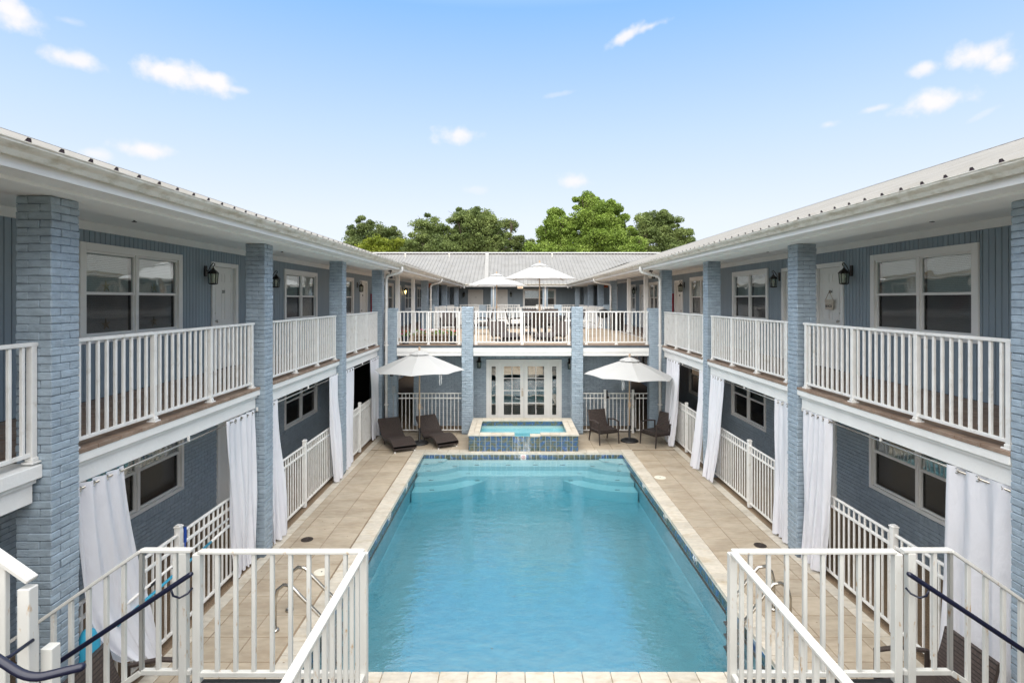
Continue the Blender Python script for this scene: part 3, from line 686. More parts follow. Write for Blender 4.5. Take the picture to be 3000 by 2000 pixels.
def window(T, s0, s1, z0, z1, parent, cols=2, trim=.105, mid=None, blinds=True, far=False, star=False, dark_upper=False):
    wi = MB(); frame4(wi, T, s0, s1, z0, z1, trim, -.03, .028); w = wi.build('window', 'doortrim', parent)
    a0, a1, b0, b1 = s0+trim, s1-trim, z0+trim, z1-trim; zm = mid or (b0+b1)/2; cw = (a1-a0)/cols
    fr = MB()
    for k in range(1, cols): tbox(fr, T, a0+k*cw-.03, a0+k*cw+.03, -.05, .012, b0, b1, .002)
    for k in range(cols):
        c0, c1 = a0+k*cw+(.03 if k else 0), a0+(k+1)*cw-(.03 if k < cols-1 else 0)
        frame4(fr, T, c0, c1, zm-.02, b1, .03, -.045, -.005, 0); frame4(fr, T, c0, c1, b0, zm+.02, .03, -.06, -.02, 0)
    fr.build('sash_frame', 'doortrim', w)
    for k in range(cols):
        c0, c1 = a0+k*cw+.03+(.03 if k else 0), a0+(k+1)*cw-.03-(.03 if k < cols-1 else 0)
        tbox(MB(), T, c0, c1, -.030, -.024, zm+.01, b1-.03).build('upper_pane', 'glass', w)
        tbox(MB(), T, c0, c1, -.048, -.044, b0+.03, zm-.01).build('lower_screen', 'screenglass', w)
        if blinds:
            bl = MB(); n = int((b1-b0)/(.05 if far else .026))
            for j in range(n):
                z = b0+.02+(b1-b0-.04)*j/n
                hh_ = (b1-b0-.04)/n*.93; p = [T(c0, -.085, z), T(c1, -.085, z), T(c1, -.097, z+hh_), T(c0, -.097, z+hh_)]; bl.add(p, [(0, 1, 2, 3)], orient=False)
            bl.build('blind', 'blind' if not dark_upper else 'blinddark', w, kind='stuff')
        if star:
            for zz in (zm+.10, b0+.14):
                sf = MB(); sc_ = (c0+c1)/2-.02; R_ = .085
                for q in range(5):
                    a = math.pi/2+q*2*math.pi/5+.12
                    p0 = T(sc_, -.065, zz); p1 = T(sc_+math.cos(a)*R_, -.063, zz+math.sin(a)*R_); sf.tube([p0, p1], [.017, .004], 6)
                sf.build('starfish', 'starfish', w)
    tbox(MB(), T, a0-.01, a1+.01, -.13, -.12, b0-.01, b1+.01).build('dark_room', 'dark', w)
    return w
def door(T, s0, s1, z0, z1, parent, number=None, right=None, normal=None, hinge=1, far=False, knobs=True):
    tr = MB(); t = .085
    tbox(tr, T, s0, s0+t, -.05, .03, z0, z1, .003); tbox(tr, T, s1-t, s1, -.05, .03, z0, z1, .003); tbox(tr, T, s0+t, s1-t, -.05, .028, z1-t, z1, .003)
    f = tr.build('door', 'doortrim', parent)
    a, b = s0+t, s1-t; lf = MB(); tbox(lf, T, a+.003, b-.003, -.055, -.03, z0+.012, z1-t-.004)
    leaf = lf.build('door_leaf', 'door', f)
    W_ = (b-a); ps = MB(); H = z1-t-z0
    for (u0, u1) in ((.13, .45), (.55, .87)):
        for (v0, v1) in ((.09, .42), (.48, .80), (.85, .94)):
            frame4(ps, T, a+u0*W_, a+u1*W_, z0+v0*H, z0+v1*H, .014, -.031, -.024, 0); tbox(ps, T, a+u0*W_+.03, a+u1*W_-.03, -.031, -.026, z0+v0*H+.03, z0+v1*H-.03, .002)
    ps.build('door_panels', 'door', f)
    if knobs:
        ks = a+.07 if hinge > 0 else b-.07; k = MB(); p = T(ks, -.03, z0+.95); q = T(ks, .03, z0+.95); k.tube([p, q], [.012, .012], 8)
        k.tube([T(ks, .012, z0+.95), T(ks, .025, z0+.95), T(ks, .045, z0+.95), T(ks, .05, z0+.95)], [.012, .028, .026, .01], 10); k.tube([T(ks, -.03, z0+1.1), T(ks, -.015, z0+1.1)], .025, 10)
        k.build('handle', 'chrome', f)
    th = MB(); tbox(th, T, a, b, -.06, .04, z0, z0+.012); th.build('threshold', 'bronze', f)
    if number:
        p = T((a+b)/2, -.022, z0+1.52); text('door_number', number, .085, p, right, normal, 'blackink', f)
    return f
def siding(T, s0, s1, z0, z1, ops, parent, n_real=300, near=0, dark='groove', flip=False):
    co = MB()
    for a, b, lo, hi in rects(s0, s1, z0, z1, ops): tbox(co, T, a, b, -.12, -.012, lo, hi)
    w = co.build('siding_wall', dark, parent)
    st_ = MB(); cnt = 0; P = .096; k = 0; s = s0
    while s < s1-.01:
        e = min(s+P, s1)
        for a, b, lo, hi in rects(s, e, z0, z1, [o for o in ops if o[1] > s+.002 and o[0] < e-.002]):
            if b-a < .012: continue
            c0, c1 = a+.0048, b-.0048
            if cnt < n_real and e > near:
                p0 = T((c0+c1)/2, -.006, (lo+hi)/2); d = T(0, 0, 0); ax = T(1, 0, 0)
                alongx = abs(ax[0]-d[0]) > .5
                lx, ly = (c1-c0, .013) if alongx else (.013, c1-c0)
                put('board', cbox(round(lx, 3), round(ly, 3), round(hi-lo, 3), .002, 'siding', 'board'), p0, w); cnt += 1
            else: tbox(st_, T, c0, c1, -.0125, 0, lo, hi)
        s += P; k += 1
    if st_.v: st_.build('boards', 'siding', w, kind='stuff')
    return w
def brickwall(T, s0, s1, z0, z1, ops, parent, n_real=300, lo_s=5.2, sills=()):
    co = MB()
    for a, b, lo, hi in rects(s0, s1, z0, z1, ops): tbox(co, T, a, b, -.12, -.009, lo, hi)
    w = co.build('brick_wall', 'mortar', parent); st_ = MB(); cand = []
    d = T(0, 0, 0); ax = T(1, 0, 0); alongx = abs(ax[0]-d[0]) > .5
    rr = random.Random(5); n = int((z1-z0)/CO)+1
    for c in range(n):
        zl, zh = z0+c*CO+.0046, min(z0+(c+1)*CO-.0046, z1)
        if zh-zl < .02: continue
        s = s0-(c % 2)*.1015
        while s < s1:
            a, b = max(s, s0)+.0035, min(s+.203, s1)-.0035; s += .203
            if b-a < .02: continue
            segs = [(a, b)]
            for o in ops:
                if zh > o[2]+.01 and zl < o[3]-.01:
                    ns = []
                    for p, q in segs:
                        if q <= o[0] or p >= o[1]: ns.append((p, q))
                        else:
                            if o[0]-p > .02: ns.append((p, o[0]-.002))
                            if q-o[1] > .02: ns.append((o[1]+.002, q))
                    segs = ns
            for p, q in segs: cand.append((p, q, zl, zh))
    key = (lambda r: abs((r[0]+r[1])/2-(lo_s+2.2))+abs(r[2]-1.1)*.7)
    cand.sort(key=key)
    for i, (p, q, zl, zh) in enumerate(cand):
        if i < n_real:
            c = T((p+q)/2, -.005, (zl+zh)/2); me = bm[rr.randrange(8)]
            mw = Matrix.Translation(c) @ (Matrix.Identity(4) if alongx else Matrix.Rotation(R(90), 4, 'Z')) @ Matrix.Diagonal(((q-p)/(BL-.008), .12, (zh-zl)/BH, 1))
            link('brick', me, w, mw)
        else:
            dd = rr.uniform(-.0015, .0015); tbox(st_, T, p, q, -.011, dd, zl, zh)
    st_.build('bricks', 'brick', w, kind='stuff')
    for a, b, z in sills:
        sl = MB(); k = int((b-a)/.0677)
        for j in range(k):
            e = a+(b-a)*j/k; tbox(sl, T, e+.003, e+(b-a)/k-.003, -.01, .045, z-.10, z-.005, .004)
        sl.build('brick_sill', 'brick', w)
    return w

WT = 4.82
up_win = {'L': [(7.22, 9.46), (13.72, 16.02), (17.5, 19.72), (24.2, 26.35), (29.2, 31.4), (32.9, 35.0)],
          'R': [(7.36, 9.57), (13.42, 15.58), (17.1, 19.3), (23.5, 25.1), (27.8, 29.8), (32.6, 34.6)]}
up_door = {'L': [(10.40, 11.38), (11.78, 12.72), (20.55, 21.55), (27.2, 28.1)], 'R': [(10.36, 11.32), (11.78, 12.72), (20.1, 21.1), (21.7, 22.6), (25.9, 26.9)]}
lo_win = {'L': [(7.25, 9.50), (13.75, 16.02), (24.5, 26.5), (30, 32)], 'R': [(7.38, 9.60), (13.55, 15.65), (17.3, 19.4), (24.5, 26.5)]}
lo_door = {'L': [(10.60, 11.50), (11.9, 12.8), (27.2, 28.1)], 'R': [(10.60, 11.50), (11.9, 12.8), (27.2, 28.1)]}
nums = {'L': ['221', '220', '219', '218'], 'R': ['204', '205', '206', '207', '208']}
RS = .336; EV = 5.08
for sd_, T, sg in (('L', T_left, 1), ('R', T_right, -1)):
    XW = XL if sd_ == 'L' else XR
    side = 'left' if sd_ == 'L' else 'right'
    right = (0, 1, 0) if sd_ == 'L' else (0, -1, 0); nrm = (sg, 0, 0)
    wing = thing('motel_wing', f'long two storey blue motel wing with white balconies along the {side} side of the pool', 'building', (XW, 0, 0))
    ops = [(a, b, 3.45, WT) for a, b in up_win[sd_]] + [(a, b, FL, 4.77) for a, b in up_door[sd_]]
    siding(T, -2, 39.8, FL, 5.0, ops, wing, near=3.6)
    for i, (a, b) in enumerate(up_win[sd_]): window(T, a-.002, b+.002, 3.45, WT, wing, star=(i == 0 and sd_ == 'L'), far=i > 1)
    for i, (a, b) in enumerate(up_door[sd_]): door(T, a-.002, b+.002, FL, 4.77, wing, nums[sd_][i], right, nrm, hinge=1)
    ops = [(a, b, .76, 2.12) for a, b in lo_win[sd_]] + [(a, b, -.02, 2.08) for a, b in lo_door[sd_]]
    if sd_ == 'L': ops.append((19.6, 22.4, -.02, 2.36))
    brickwall(T, -2, 39.8, -.02, 2.36, ops, wing, sills=[(a-.05, b+.05, .76) for a, b in lo_win[sd_]])
    for i, (a, b) in enumerate(lo_win[sd_]): window(T, a-.002, b+.002, .76, 2.12, wing, mid=1.42, trim=.06, far=i > 1, dark_upper=True)
    for a, b in lo_door[sd_]: door(T, a-.002, b+.002, -.02, 2.08, wing, knobs=False)
    if sd_ == 'L':
        MB().box(XL-3.5, XL-.12, 19.55, 22.45, -.02, -.015).box(XL-3.5, XL-3.4, 19.5, 22.5, -.02, 2.4).box(XL-3.5, XL-.12, 19.5, 19.6, -.02, 2.4).box(XL-3.5, XL-.12, 22.4, 22.5, -.02, 2.4).build('passage', 'dark', wing)
    # room block behind the walls
    xa, xb = sorted((XW-sg*.14, XW-sg*9)); rb = MB(); rb.box(xa, xb, -2, 39.8, -.1 if sd_ == 'R' else 2.45, 5.05)
    if sd_ == 'L': rb.box(xa, xb, -2, 19.5, -.1, 2.44).box(xa, xb, 22.5, 39.8, -.1, 2.44)
    rb.build('inner_rooms', 'dark', wing)
    # upper floor slab, tiles, nosing and boards
    XE = -3.95 if sd_ == 'L' else 4.47      # nosing face
    x0, x1 = sorted((XW+sg*.0, XE-sg*.26)); sl = MB(); sl.box(x0, x1, -2, 39.7, 2.50, 2.672)
    slab = sl.build('balcony_slab', 'balcgrout', wing)
    sf = MB(); sf.box(x0, x1, -2, 39.7, 2.44, 2.498); sf.build('lower_ceiling', 'soffit', wing)
    ends = [-2] + [y for y in (.6, 4.6, 8.57, 12.5)] + [16.3]
    for i in range(len(ends)-1):
        ya = ends[i]+(.31 if i else 0); yb_ = ends[i+1]-.002
        if i == 1: yb_ = 4.598
        nose = MB()
        a, b = sorted((XE, XE-sg*.262)); nose.box(a, b, ya, yb_, 2.555, 2.668, .006)
        nose.build('slab_edge', 'fascia', wing)
        bd = MB(); a, b = sorted((XE-sg*.035, XE-sg*.26)); bd.box(a, b, ya, yb_-.02, 2.515, 2.553, .003); a, b = sorted((XE-sg*.06, XE-sg*.26)); bd.box(a, b, ya, yb_-.03, 2.35, 2.513, .003)
        bd.build('edge_board', 'fascia', wing)
    a, b = sorted((XE-sg*.02, XE-sg*.26)); MB().box(a, b, 16.62, 37.4, 2.35, 2.665).build('slab_edge', 'fascia', wing)
    ny = 0
    for i, (ya, yb_) in enumerate(((4.9, 8.57), (8.88, 12.5), (12.81, 16.3))):
        y = ya
        tw = .305; nx = int(abs(XW-XE)/tw)
        while y < yb_-.05:
            e = min(y+.305, yb_)
            tile(*sorted((XE+sg*.012, XE-sg*.30)), y, e, 'balctile', slab, 'floor_tile', 2.64, 2.682, gap=.006)
            y = e
    cnt = 0; stf = MB(); y = -2.0
    inner = XE-sg*.30
    while y < 39.6:
        x = inner; j = 0
        while abs(x-XW) > .03:
            e = x-sg*min(.305, abs(x-XW)-.01)
            a, b = sorted((x, e))
            if 4.0 < y < 14.5 and cnt < 220: tile(a, b, y, y+.305, 'balctile', slab, 'floor_tile', 2.66, 2.68, gap=.006); cnt += 1
            else: stf.box(a+.003, b-.003, y+.003, y+.302, 2.66, 2.68)
            x = e
            if abs(x-XW) < .05: break
        y += .305
    stf.build('floor_tiles', 'balctile', slab, kind='stuff')
    # beam, soffit, ceiling, frieze, fascia, gutter, roof
    xb0, xb1 = (XE+sg*.26, XE-sg*.25); GX = XE+sg*.75
    a, b = sorted((xb0, xb1)); MB().box(a, b, -2, 37.2, 4.927, 5.05, .004).build('beam', 'soffit', wing)
    a, b = sorted((xb0+sg*.002, GX-sg*.16)); MB().box(a, b, -2, 37.2, 4.955, 4.975).build('soffit', 'soffit', wing)
    a, b = sorted((xb1, XW-sg*.1)); MB().box(a, b, -2, 39.8, 5.10, 5.13).build('ceiling', 'soffit', wing)
    a, b = sorted((XW-sg*.005, XW+sg*.028)); MB().box(a, b, -2, 39.8, 4.985, 5.10, .003).build('frieze_board', 'white', wing)
    a, b = sorted((GX-sg*.13, GX-sg*.16)); MB().box(a, b, -2, 37.3, 4.925, 5.085, .003).build('fascia_board', 'white', wing)
    k = lambda q: GX+sg*q
    gp = [(k(-.128), 5.00), (k(-.075), 4.995), (k(-.068), 5.005), (k(-.05), 5.03), (k(-.02), 5.05), (k(-.004), 5.065), (k(-.004), 5.085), (k(.004), 5.082), (k(.004), 5.09), (k(-.012), 5.09), (k(-.012), 5.07), (k(-.128), 5.03)]
    gm = MB()
    n_ = len(gp); seg = [-2, 3.2, 9.3, 15.4, 21.5, 27.6, 33.7, 36.98]
    vs = [(p, y, q) for y in (-2, 36.98) for p, q in gp]
    gm.add(vs, [(i, (i+1) % n_, (i+1) % n_+n_, i+n_) for i in range(n_)], orient=False)
    for y in seg[1:-1]:
        gm.add([(p+sg*.003, yy_, q-.002) for yy_ in (y, y+.05) for p, q in gp[:9]], [(i, i+1, i+10, i+9) for i in range(8)], orient=False)
    gm.build('gutter', 'gutter', wing)
    # roof slope: eave at GX, ridge 5 m back
    XRi = GX-sg*5.0; zr = EV+RS*5.0; YE = 42.2
    rf = MB(); rf.add([(GX-sg*.012, -2, EV), (GX-sg*.012, 37.0, EV), (XRi, YE, zr), (XRi, -2, zr), (GX-sg*.012, -2, EV+.012), (GX-sg*.012, 37.0, EV+.012), (XRi, YE, zr+.012), (XRi, -2, zr+.012)],
           [(0, 1, 2, 3), (4, 5, 6, 7), (0, 1, 5, 4), (1, 2, 6, 5), (2, 3, 7, 6), (3, 0, 4, 7)])
    rf.add([(XRi, -2, zr), (XRi, YE, zr), (XRi-sg*5, YE, EV), (XRi-sg*5, -2, EV), (XRi, -2, zr+.012), (XRi, YE, zr+.012), (XRi-sg*5, YE, EV+.012), (XRi-sg*5, -2, EV+.012)],
           [(0, 1, 2, 3), (4, 5, 6, 7), (0, 1, 5, 4), (1, 2, 6, 5), (2, 3, 7, 6), (3, 0, 4, 7)])
    roof = rf.build('roof', 'roof', wing)
    y = .40
    L_ = math.hypot(5, 1.75)
    def ribmesh(Lr, key, flip):
        def mk():
            mb = MB(); pr = [(-.030, 0), (-.014, .030), (.014, .030), (.030, 0)]
            v = [(-.008, p, q) for p, q in pr] + [(Lr, p, q) for p, q in pr]
            mb.add(v, [(0, 1, 5, 4), (1, 2, 6, 5), (2, 3, 7, 6), (4, 5, 6, 7)]); mb.cur = 1
            mb.v += [(-.0085, p*.82, q*.82) for p, q in pr]; b_ = len(mb.v)-4; mb.f.append((b_, b_+1, b_+2, b_+3)); mb.mi.append(1)
            return mb.mesh('rib', ['roof', 'roofdark'])
        return unit(('rib', key, flip), mk)
    while y < 36.9:
        ang = math.atan(RS)
        mw = Matrix.Translation((GX-sg*.012, y, EV+.012)) @ Matrix.Rotation(0 if sg < 0 else math.pi, 4, 'Z') @ Matrix.Rotation(-ang, 4, 'Y')
        link('rib', ribmesh(L_, round(L_, 2), 0), roof, mw); y += .268
    cp = MB(); cp.prism([(XRi-.22, zr-.026), (XRi-.22, zr-.04), (XRi, zr+.034), (XRi+.22, zr-.04), (XRi+.22, zr-.026), (XRi, zr+.05)], -2, YE-1); cp.build('ridge_cap', 'roof', roof)
    sc = MB(); rr = random.Random(9)
    for i in range(0, 136):
        for q in (1.2, 2.4, 3.6):
            yy_ = .40+.268*i+.06; x = GX-sg*q; z = EV+.012+RS*q; sc.box(x-.008, x+.008, yy_-.008, yy_+.008, z, z+.012)
    sc.build('roof_screws', 'dark_iron', roof, kind='stuff')
    # sprinkler heads under the ceiling
    for y in (7.0, 11.5, 15.0, 19.0):
        s_ = MB(); x = (XE+XW)/2; s_.lathe([(.045, 5.095), (.045, 5.09), (.012, 5.085), (.012, 5.05), (.03, 5.045), (.03, 5.04)], (x, y, 0), 10); s_.build('sprinkler', 'bronze', wing)

# downspouts
def downspout(pts, label, r=.042):
    t = thing('downspout', label, 'downspout', (pts[-1][0], pts[-1][1], pts[-1][2]), group='white gutter downspouts')
    P = []
    V = [Vector(p) for p in pts]
    for i, p in enumerate(V):
        if 0 < i < len(V)-1:
            a = (V[i-1]-p).normalized()*min(.12, (V[i-1]-p).length*.45); b = (V[i+1]-p).normalized()*min(.12, (V[i+1]-p).length*.45)
            for k in range(5):
                s_ = k/4; P.append((p+a)*(1-s_)**2+p*2*s_*(1-s_)+(p+b)*s_**2)
        else: P.append(p)
    MB().tube(P, r, 10).build('pipe', 'whitemetal', t, smooth=True)
    st_ = MB(); e = V[-1]; 
    for z in (e.z+.9, (e.z+V[-2].z)/2+.3): st_.box(e.x-.06, e.x+.06, e.y-.045, e.y+.05, z, z+.03)
    st_.build('pipe_strap', 'whitemetal', t)
downspout([(-3.26, 16.15, 5.02), (-3.26, 16.15, 4.86), (-3.73, 16.2, 4.74), (-3.73, 16.2, .02)], 'white downspout beside the fourth left brick pillar')
downspout([(3.80, 16.15, 5.02), (3.80, 16.15, 4.86), (4.39, 16.2, 4.72), (4.39, 16.2, .02)], 'white downspout beside the fourth right brick pillar')
downspout([(-3.26, 25.3, 5.02), (-3.26, 25.3, 4.86), (-3.78, 25.4, 4.72), (-3.78, 25.4, 2.7)], 'white downspout at the far left corner of the roof deck')
downspout([(3.80, 25.3, 5.02), (3.80, 25.3, 4.86), (4.59, 25.4, 4.72), (4.59, 25.4, 2.7)], 'white downspout at the far right corner of the roof deck')
downspout([(-1.27, 37.15, 5.02), (-1.27, 37.15, 4.9), (-1.27, 37.42, 4.8), (-1.27, 37.42, 2.7)], 'white downspout on the far pillar between two doors', .06)
downspout([(2.28, 37.15, 5.02), (2.28, 37.15, 4.9), (2.28, 37.42, 4.8), (2.28, 37.42, 2.7)], 'white downspout on the far pillar before the window', .06)

# ------------------------------------------------------------------ far block closing the courtyard
fb = thing('far_motel_block', 'blue motel block with a pale metal roof closing the far end of the courtyard', 'building', (.3, 39.8, 0))
TF = T_front(39.8)
fd = [(-3.2, -2.1), (-1.2, -.32)]; fw = [(.80, 3.20)]
siding(TF, XL, XR, FL, 5.0, [(a, b, FL, 4.77) for a, b in fd]+[(a, b, 3.45, WT) for a, b in fw], fb, n_real=150)
for i, (a, b) in enumerate(fd): door(TF, a, b, FL, 4.77, fb, ('210', '211')[i], (1, 0, 0), (0, -1, 0))
for a, b in fw: window(TF, a, b, 3.45, WT, fb, cols=2, far=True)
MB().box(XL, XR, 39.95, 46, -.1, 5.05).build('inner_rooms', 'dark', fb)
MB().box(XL, XR, 39.7, 39.95, -.02, 2.5).build('brick_wall', 'brick', fb)
MB().box(-4.3, 4.9, 37.6, 39.69, 2.50, 2.67).build('balcony_slab', 'balctile', fb)
MB().box(-4.3, 4.9, 37.52, 37.6, 2.35, 2.68).build('slab_edge', 'fascia', fb)
MB().box(-4.7, 5.3, 37.3, 37.95, 4.927, 5.05).build('beam', 'soffit', fb); MB().box(-3.3, 3.8, 37.1, 37.3, 4.955, 4.975).build('soffit', 'soffit', fb)
MB().box(-4.3, 4.9, 37.95, 39.8, 5.10, 5.13).build('ceiling', 'soffit', fb); MB().box(-3.34, 3.84, 37.07, 37.1, 4.925, 5.085).build('fascia_board', 'white', fb)
gm = MB(); gp = [(37.07, 5.0), (37.02, 4.995), (36.98, 5.04), (36.94, 5.07), (36.935, 5.10), (36.95, 5.10), (37.07, 5.03)]
gm.add([(x, p, q) for x in (-3.2, 3.7) for p, q in gp], [(i, (i+1) % 7, (i+1) % 7+7, i+7) for i in range(7)], orient=False); gm.build('gutter', 'gutter', fb)
Y0, Y1 = 36.95, 44.5; z1 = EV+.012+(Y1-Y0)*.36
rf = MB(); rf.add([(-20, Y0, EV+.01), (20, Y0, EV+.01), (20, Y1, z1), (-20, Y1, z1), (-20, Y0, EV-.002), (20, Y0, EV-.002), (20, Y1, z1-.012), (-20, Y1, z1-.012)], [(0, 1, 2, 3), (4, 5, 6, 7), (0, 1, 5, 4), (1, 2, 6, 5), (2, 3, 7, 6), (3, 0, 4, 7)])
# keep the lower corners off the courtyard: the slope is cut back along the valleys
rf = MB(); GL, GR = -3.2, 3.72
def zf(y): return EV+.01+(y-Y0)*.357
pts = [(GL, Y0), (GR, Y0), (GR+5.2, Y0+5.1), (20, Y0+5.1), (20, Y1), (-20, Y1), (-20, Y0+5.1), (GL-5.2, Y0+5.1)]
b_ = [(x, y, zf(y)) for x, y in pts]; rf.v = b_; rf.f = [(0, 1, 2, 7), (7, 2, 3, 4, 5, 6)]; rf.mi = [0, 0]
rf.v += [(-20, Y1, zf(Y1)), (20, Y1, zf(Y1)), (20, Y1+8, zf(Y0)), (-20, Y1+8, zf(Y0))]; rf.f.append((8, 9, 10, 11)); rf.mi.append(0)
roof = rf.build('roof', 'roof', fb)
ang = math.atan(.357)
for k in range(-64, 66):
    x = .26+k*.268
    ys = Y0 if GL < x < GR else Y0+min(5.1, (GL-x if x < GL else x-GR))
    ys = max(ys, Y0); Lr = (Y1-ys)/math.cos(ang)
    if abs(x) > 15: continue
    mw = Matrix.Translation((x, ys, zf(ys))) @ Matrix.Rotation(math.pi/2, 4, 'Z') @ Matrix.Rotation(-ang, 4, 'Y')
    link('rib', ribmesh(round(Lr*4)/4, round(Lr*4)/4, 0), roof, mw)
MB().bar((-16, Y1, zf(Y1)+.05), (16, Y1, zf(Y1)+.05), .35, .07, .004).build('ridge_cap', 'white', roof)
dkr = MB()
for k in range(-55, 56): x = .26+k*.268+.134; dkr.box(x-.09, x+.09, Y1-.30, Y1-.22, zf(Y1-.26)-.01, zf(Y1-.26)+.035)
dkr.build('ridge_gap_shade', 'roofdark', roof, kind='stuff')  # dark blocks stand in for the shaded openings below the ridge cap
MB().bar((-1.75, Y0+.1, zf(Y0)+.05), (-2.02, Y1, zf(Y1)+.09), .28, .05).build('roof_patch_strip', 'patch', roof)
for x in (-8.5, -5.0, 3.2):
    MB().lathe([(.05, 0), (.05, .22), (.08, .24), (.08, .30), (.01, .32)], (x, 43.5, zf(43.5)-.02), 10).build('roof_vent', 'gutter', roof)

# ------------------------------------------------------------------ lobby block under the roof deck
lob = thing('lobby_building', 'single storey blue brick lobby with white french doors below the roof deck', 'building', (.33, 17.6, 0))
LY = 17.6; TL = T_front(LY); DX0, DX1, DZ = -.83, 1.60, 2.12
brickwall(TL, -3.17, 3.84, -.02, 2.36, [(DX0, DX1, -.02, DZ)], lob, n_real=299, lo_s=-1.6)
for (x0, x1) in ((-3.17, -3.05), (3.72, 3.84)): MB().box(x0, x1, LY+.12, 24.4, -.02, 2.36).build('brick_wall', 'brick', lob)
lb = MB(); lb.box(-3.05, -.7, 24.28, 24.4, -.02, 2.36); lb.box(1.4, 3.72, 24.28, 24.4, -.02, 2.36); lb.box(-.7, 1.4, 24.28, 24.4, -.02, .7); lb.box(-.7, 1.4, 24.28, 24.4, 2.15, 2.36)
lb.box(-3.04, 3.71, LY+.13, 24.27, -.02, .0).build('lobby_room', 'teal', lob)
lm = MB()
for x in (-.7, 0, .7, 1.4): lm.box(x-.03, x+.03, 24.3, 24.34, .7, 2.15)
lm.box(-.7, 1.4, 24.3, 24.34, 1.4, 1.45).build('rear_window_bars', 'black', lob)
lc = MB(); lc.box(-2.6, -1.0, 21, 22, 0, .9).box(.9, 2.2, 20.5, 21.3, 0, .75).box(2.4, 3.6, 19, 22, 0, .95); lc.build('lobby_furniture', 'wickerframe', lob)
fr = MB()
z0, z1 = .0, DZ
Wd = DX1-DX0
tbox(fr, TL, DX0, DX0+.085, -.06, .03, z0, z1, .003); tbox(fr, TL, DX1-.085, DX1, -.06, .03, z0, z1, .003); tbox(fr, TL, DX0+.085, DX1-.085, -.06, .028, z1-.085, z1, .003)
for x in (DX0+.42, DX1-.42): tbox(fr, TL, x-.03, x+.03, -.06, .02, z0, z1-.085, .003)
FRM = fr.build('door_frame', 'doortrim', lob)
def glazed(a, b, lo, hi, cols, rws, name):
    m = MB(); st = .10 if cols > 1 else .07
    tbox(m, TL, a, a+st, -.05, -.01, lo, hi, .002); tbox(m, TL, b-st, b, -.05, -.01, lo, hi, .002); tbox(m, TL, a+st, b-st, -.05, -.012, hi-.12, hi); tbox(m, TL, a+st, b-st, -.05, -.012, lo, lo+.30)
    g0, g1, h0, h1 = a+st, b-st, lo+.30, hi-.12
    o = m.build(name, 'door', lob); mm = MB()
    for k in range(1, cols): x = g0+(g1-g0)*k/cols; tbox(mm, TL, x-.011, x+.011, -.04, -.015, h0, h1)
    for k in range(1, rws): z = h0+(h1-h0)*k/rws; tbox(mm, TL, g0, g1, -.04, -.0155, z-.011, z+.011)
    frame4(mm, TL, g0, g1, h0, h1, .015, -.02, -.003, 0); mm.build('muntin', 'doortrim', o)
    for i in range(cols):
        for j in range(rws): tbox(MB(), TL, g0+(g1-g0)*i/cols+.008, g0+(g1-g0)*(i+1)/cols-.008, -.032, -.028, h0+(h1-h0)*j/rws+.008, h0+(h1-h0)*(j+1)/rws-.008).build('pane', 'glass', o)
    return o
mc = (DX0+DX1)/2
glazed(DX0+.085, DX0+.39, .02, DZ-.09, 1, 1, 'side_light'); glazed(DX1-.39, DX1-.085, .02, DZ-.09, 1, 1, 'side_light')
d1 = glazed(DX0+.45, mc-.003, .02, DZ-.09, 2, 4, 'glazed_door'); glazed(mc+.003, DX1-.45, .02, DZ-.09, 2, 4, 'glazed_door')
hd = MB(); hx = mc-.05; hd.box(hx-.03, hx+.03, LY-.004, LY+.01, .93, 1.12, .004); hd.tube([(hx, LY, 1.17), (hx, LY-.03, 1.17)], .026, 10); hd.tube([(hx, LY, 1.02), (hx, LY-.05, 1.02), (hx, LY-.06, .98)], .012, 8); hd.build('handle', 'signwood', d1)
# roof deck slab
sl = MB(); sl.box(-4.0, 4.62, 16.72, 25.9, 2.45, 2.665)
rd = thing('roof_deck', 'tan stone roof deck above the lobby, full of furniture', 'roof deck', (.31, 16.4, FL))
sl.build('deck_slab', 'deckgrout', rd)
for x0, x1 in ((-3.47, -1.518), (-1.168, 1.793), (2.142, 4.128)):
    MB().box(x0, x1, 16.47, 16.72, 2.592, 2.662).build('deck_edge', 'mortar', rd)
    MB().box(x0, x1, 16.44, 16.72, 2.46, 2.59, .004).build('edge_board', 'white', rd); MB().box(x0, x1, 16.46, 16.72, 2.35, 2.457, .004).build('edge_board', 'white', rd)
    MB().box(x0, x1, 16.42, 16.72, 2.664, 2.682).build('deck_edge_lip', 'balctile', rd)
ts = MB(); rr = random.Random(2); y = 16.73; r_ = 0
while y < 25.8:
    x = -4.0+(r_ % 2)*.22
    while x < 4.6: ts.box(x+.004, min(x+.45, 4.62)-.004, y+.004, y+.296, 2.66, 2.680+rr.uniform(0, .003)); x += .45
    y += .30; r_ += 1
ts.build('deck_stones', 'roofdeck', rd, kind='stuff')
MB().box(-3.2, 3.9, 17.2, 24.6, 2.36, 2.45).build('ceiling', 'soffit', rd)
MB().box(-4.0, 4.62, 25.72, 25.9, 2.35, 2.66).build('edge_board', 'white', rd)

# bridge and stair landing where the camera stands
br = MB(); br.box(XL+.01, XR-.01, -2, .9, 2.50, 2.66); struct('front_walkway', br, 'balctile')
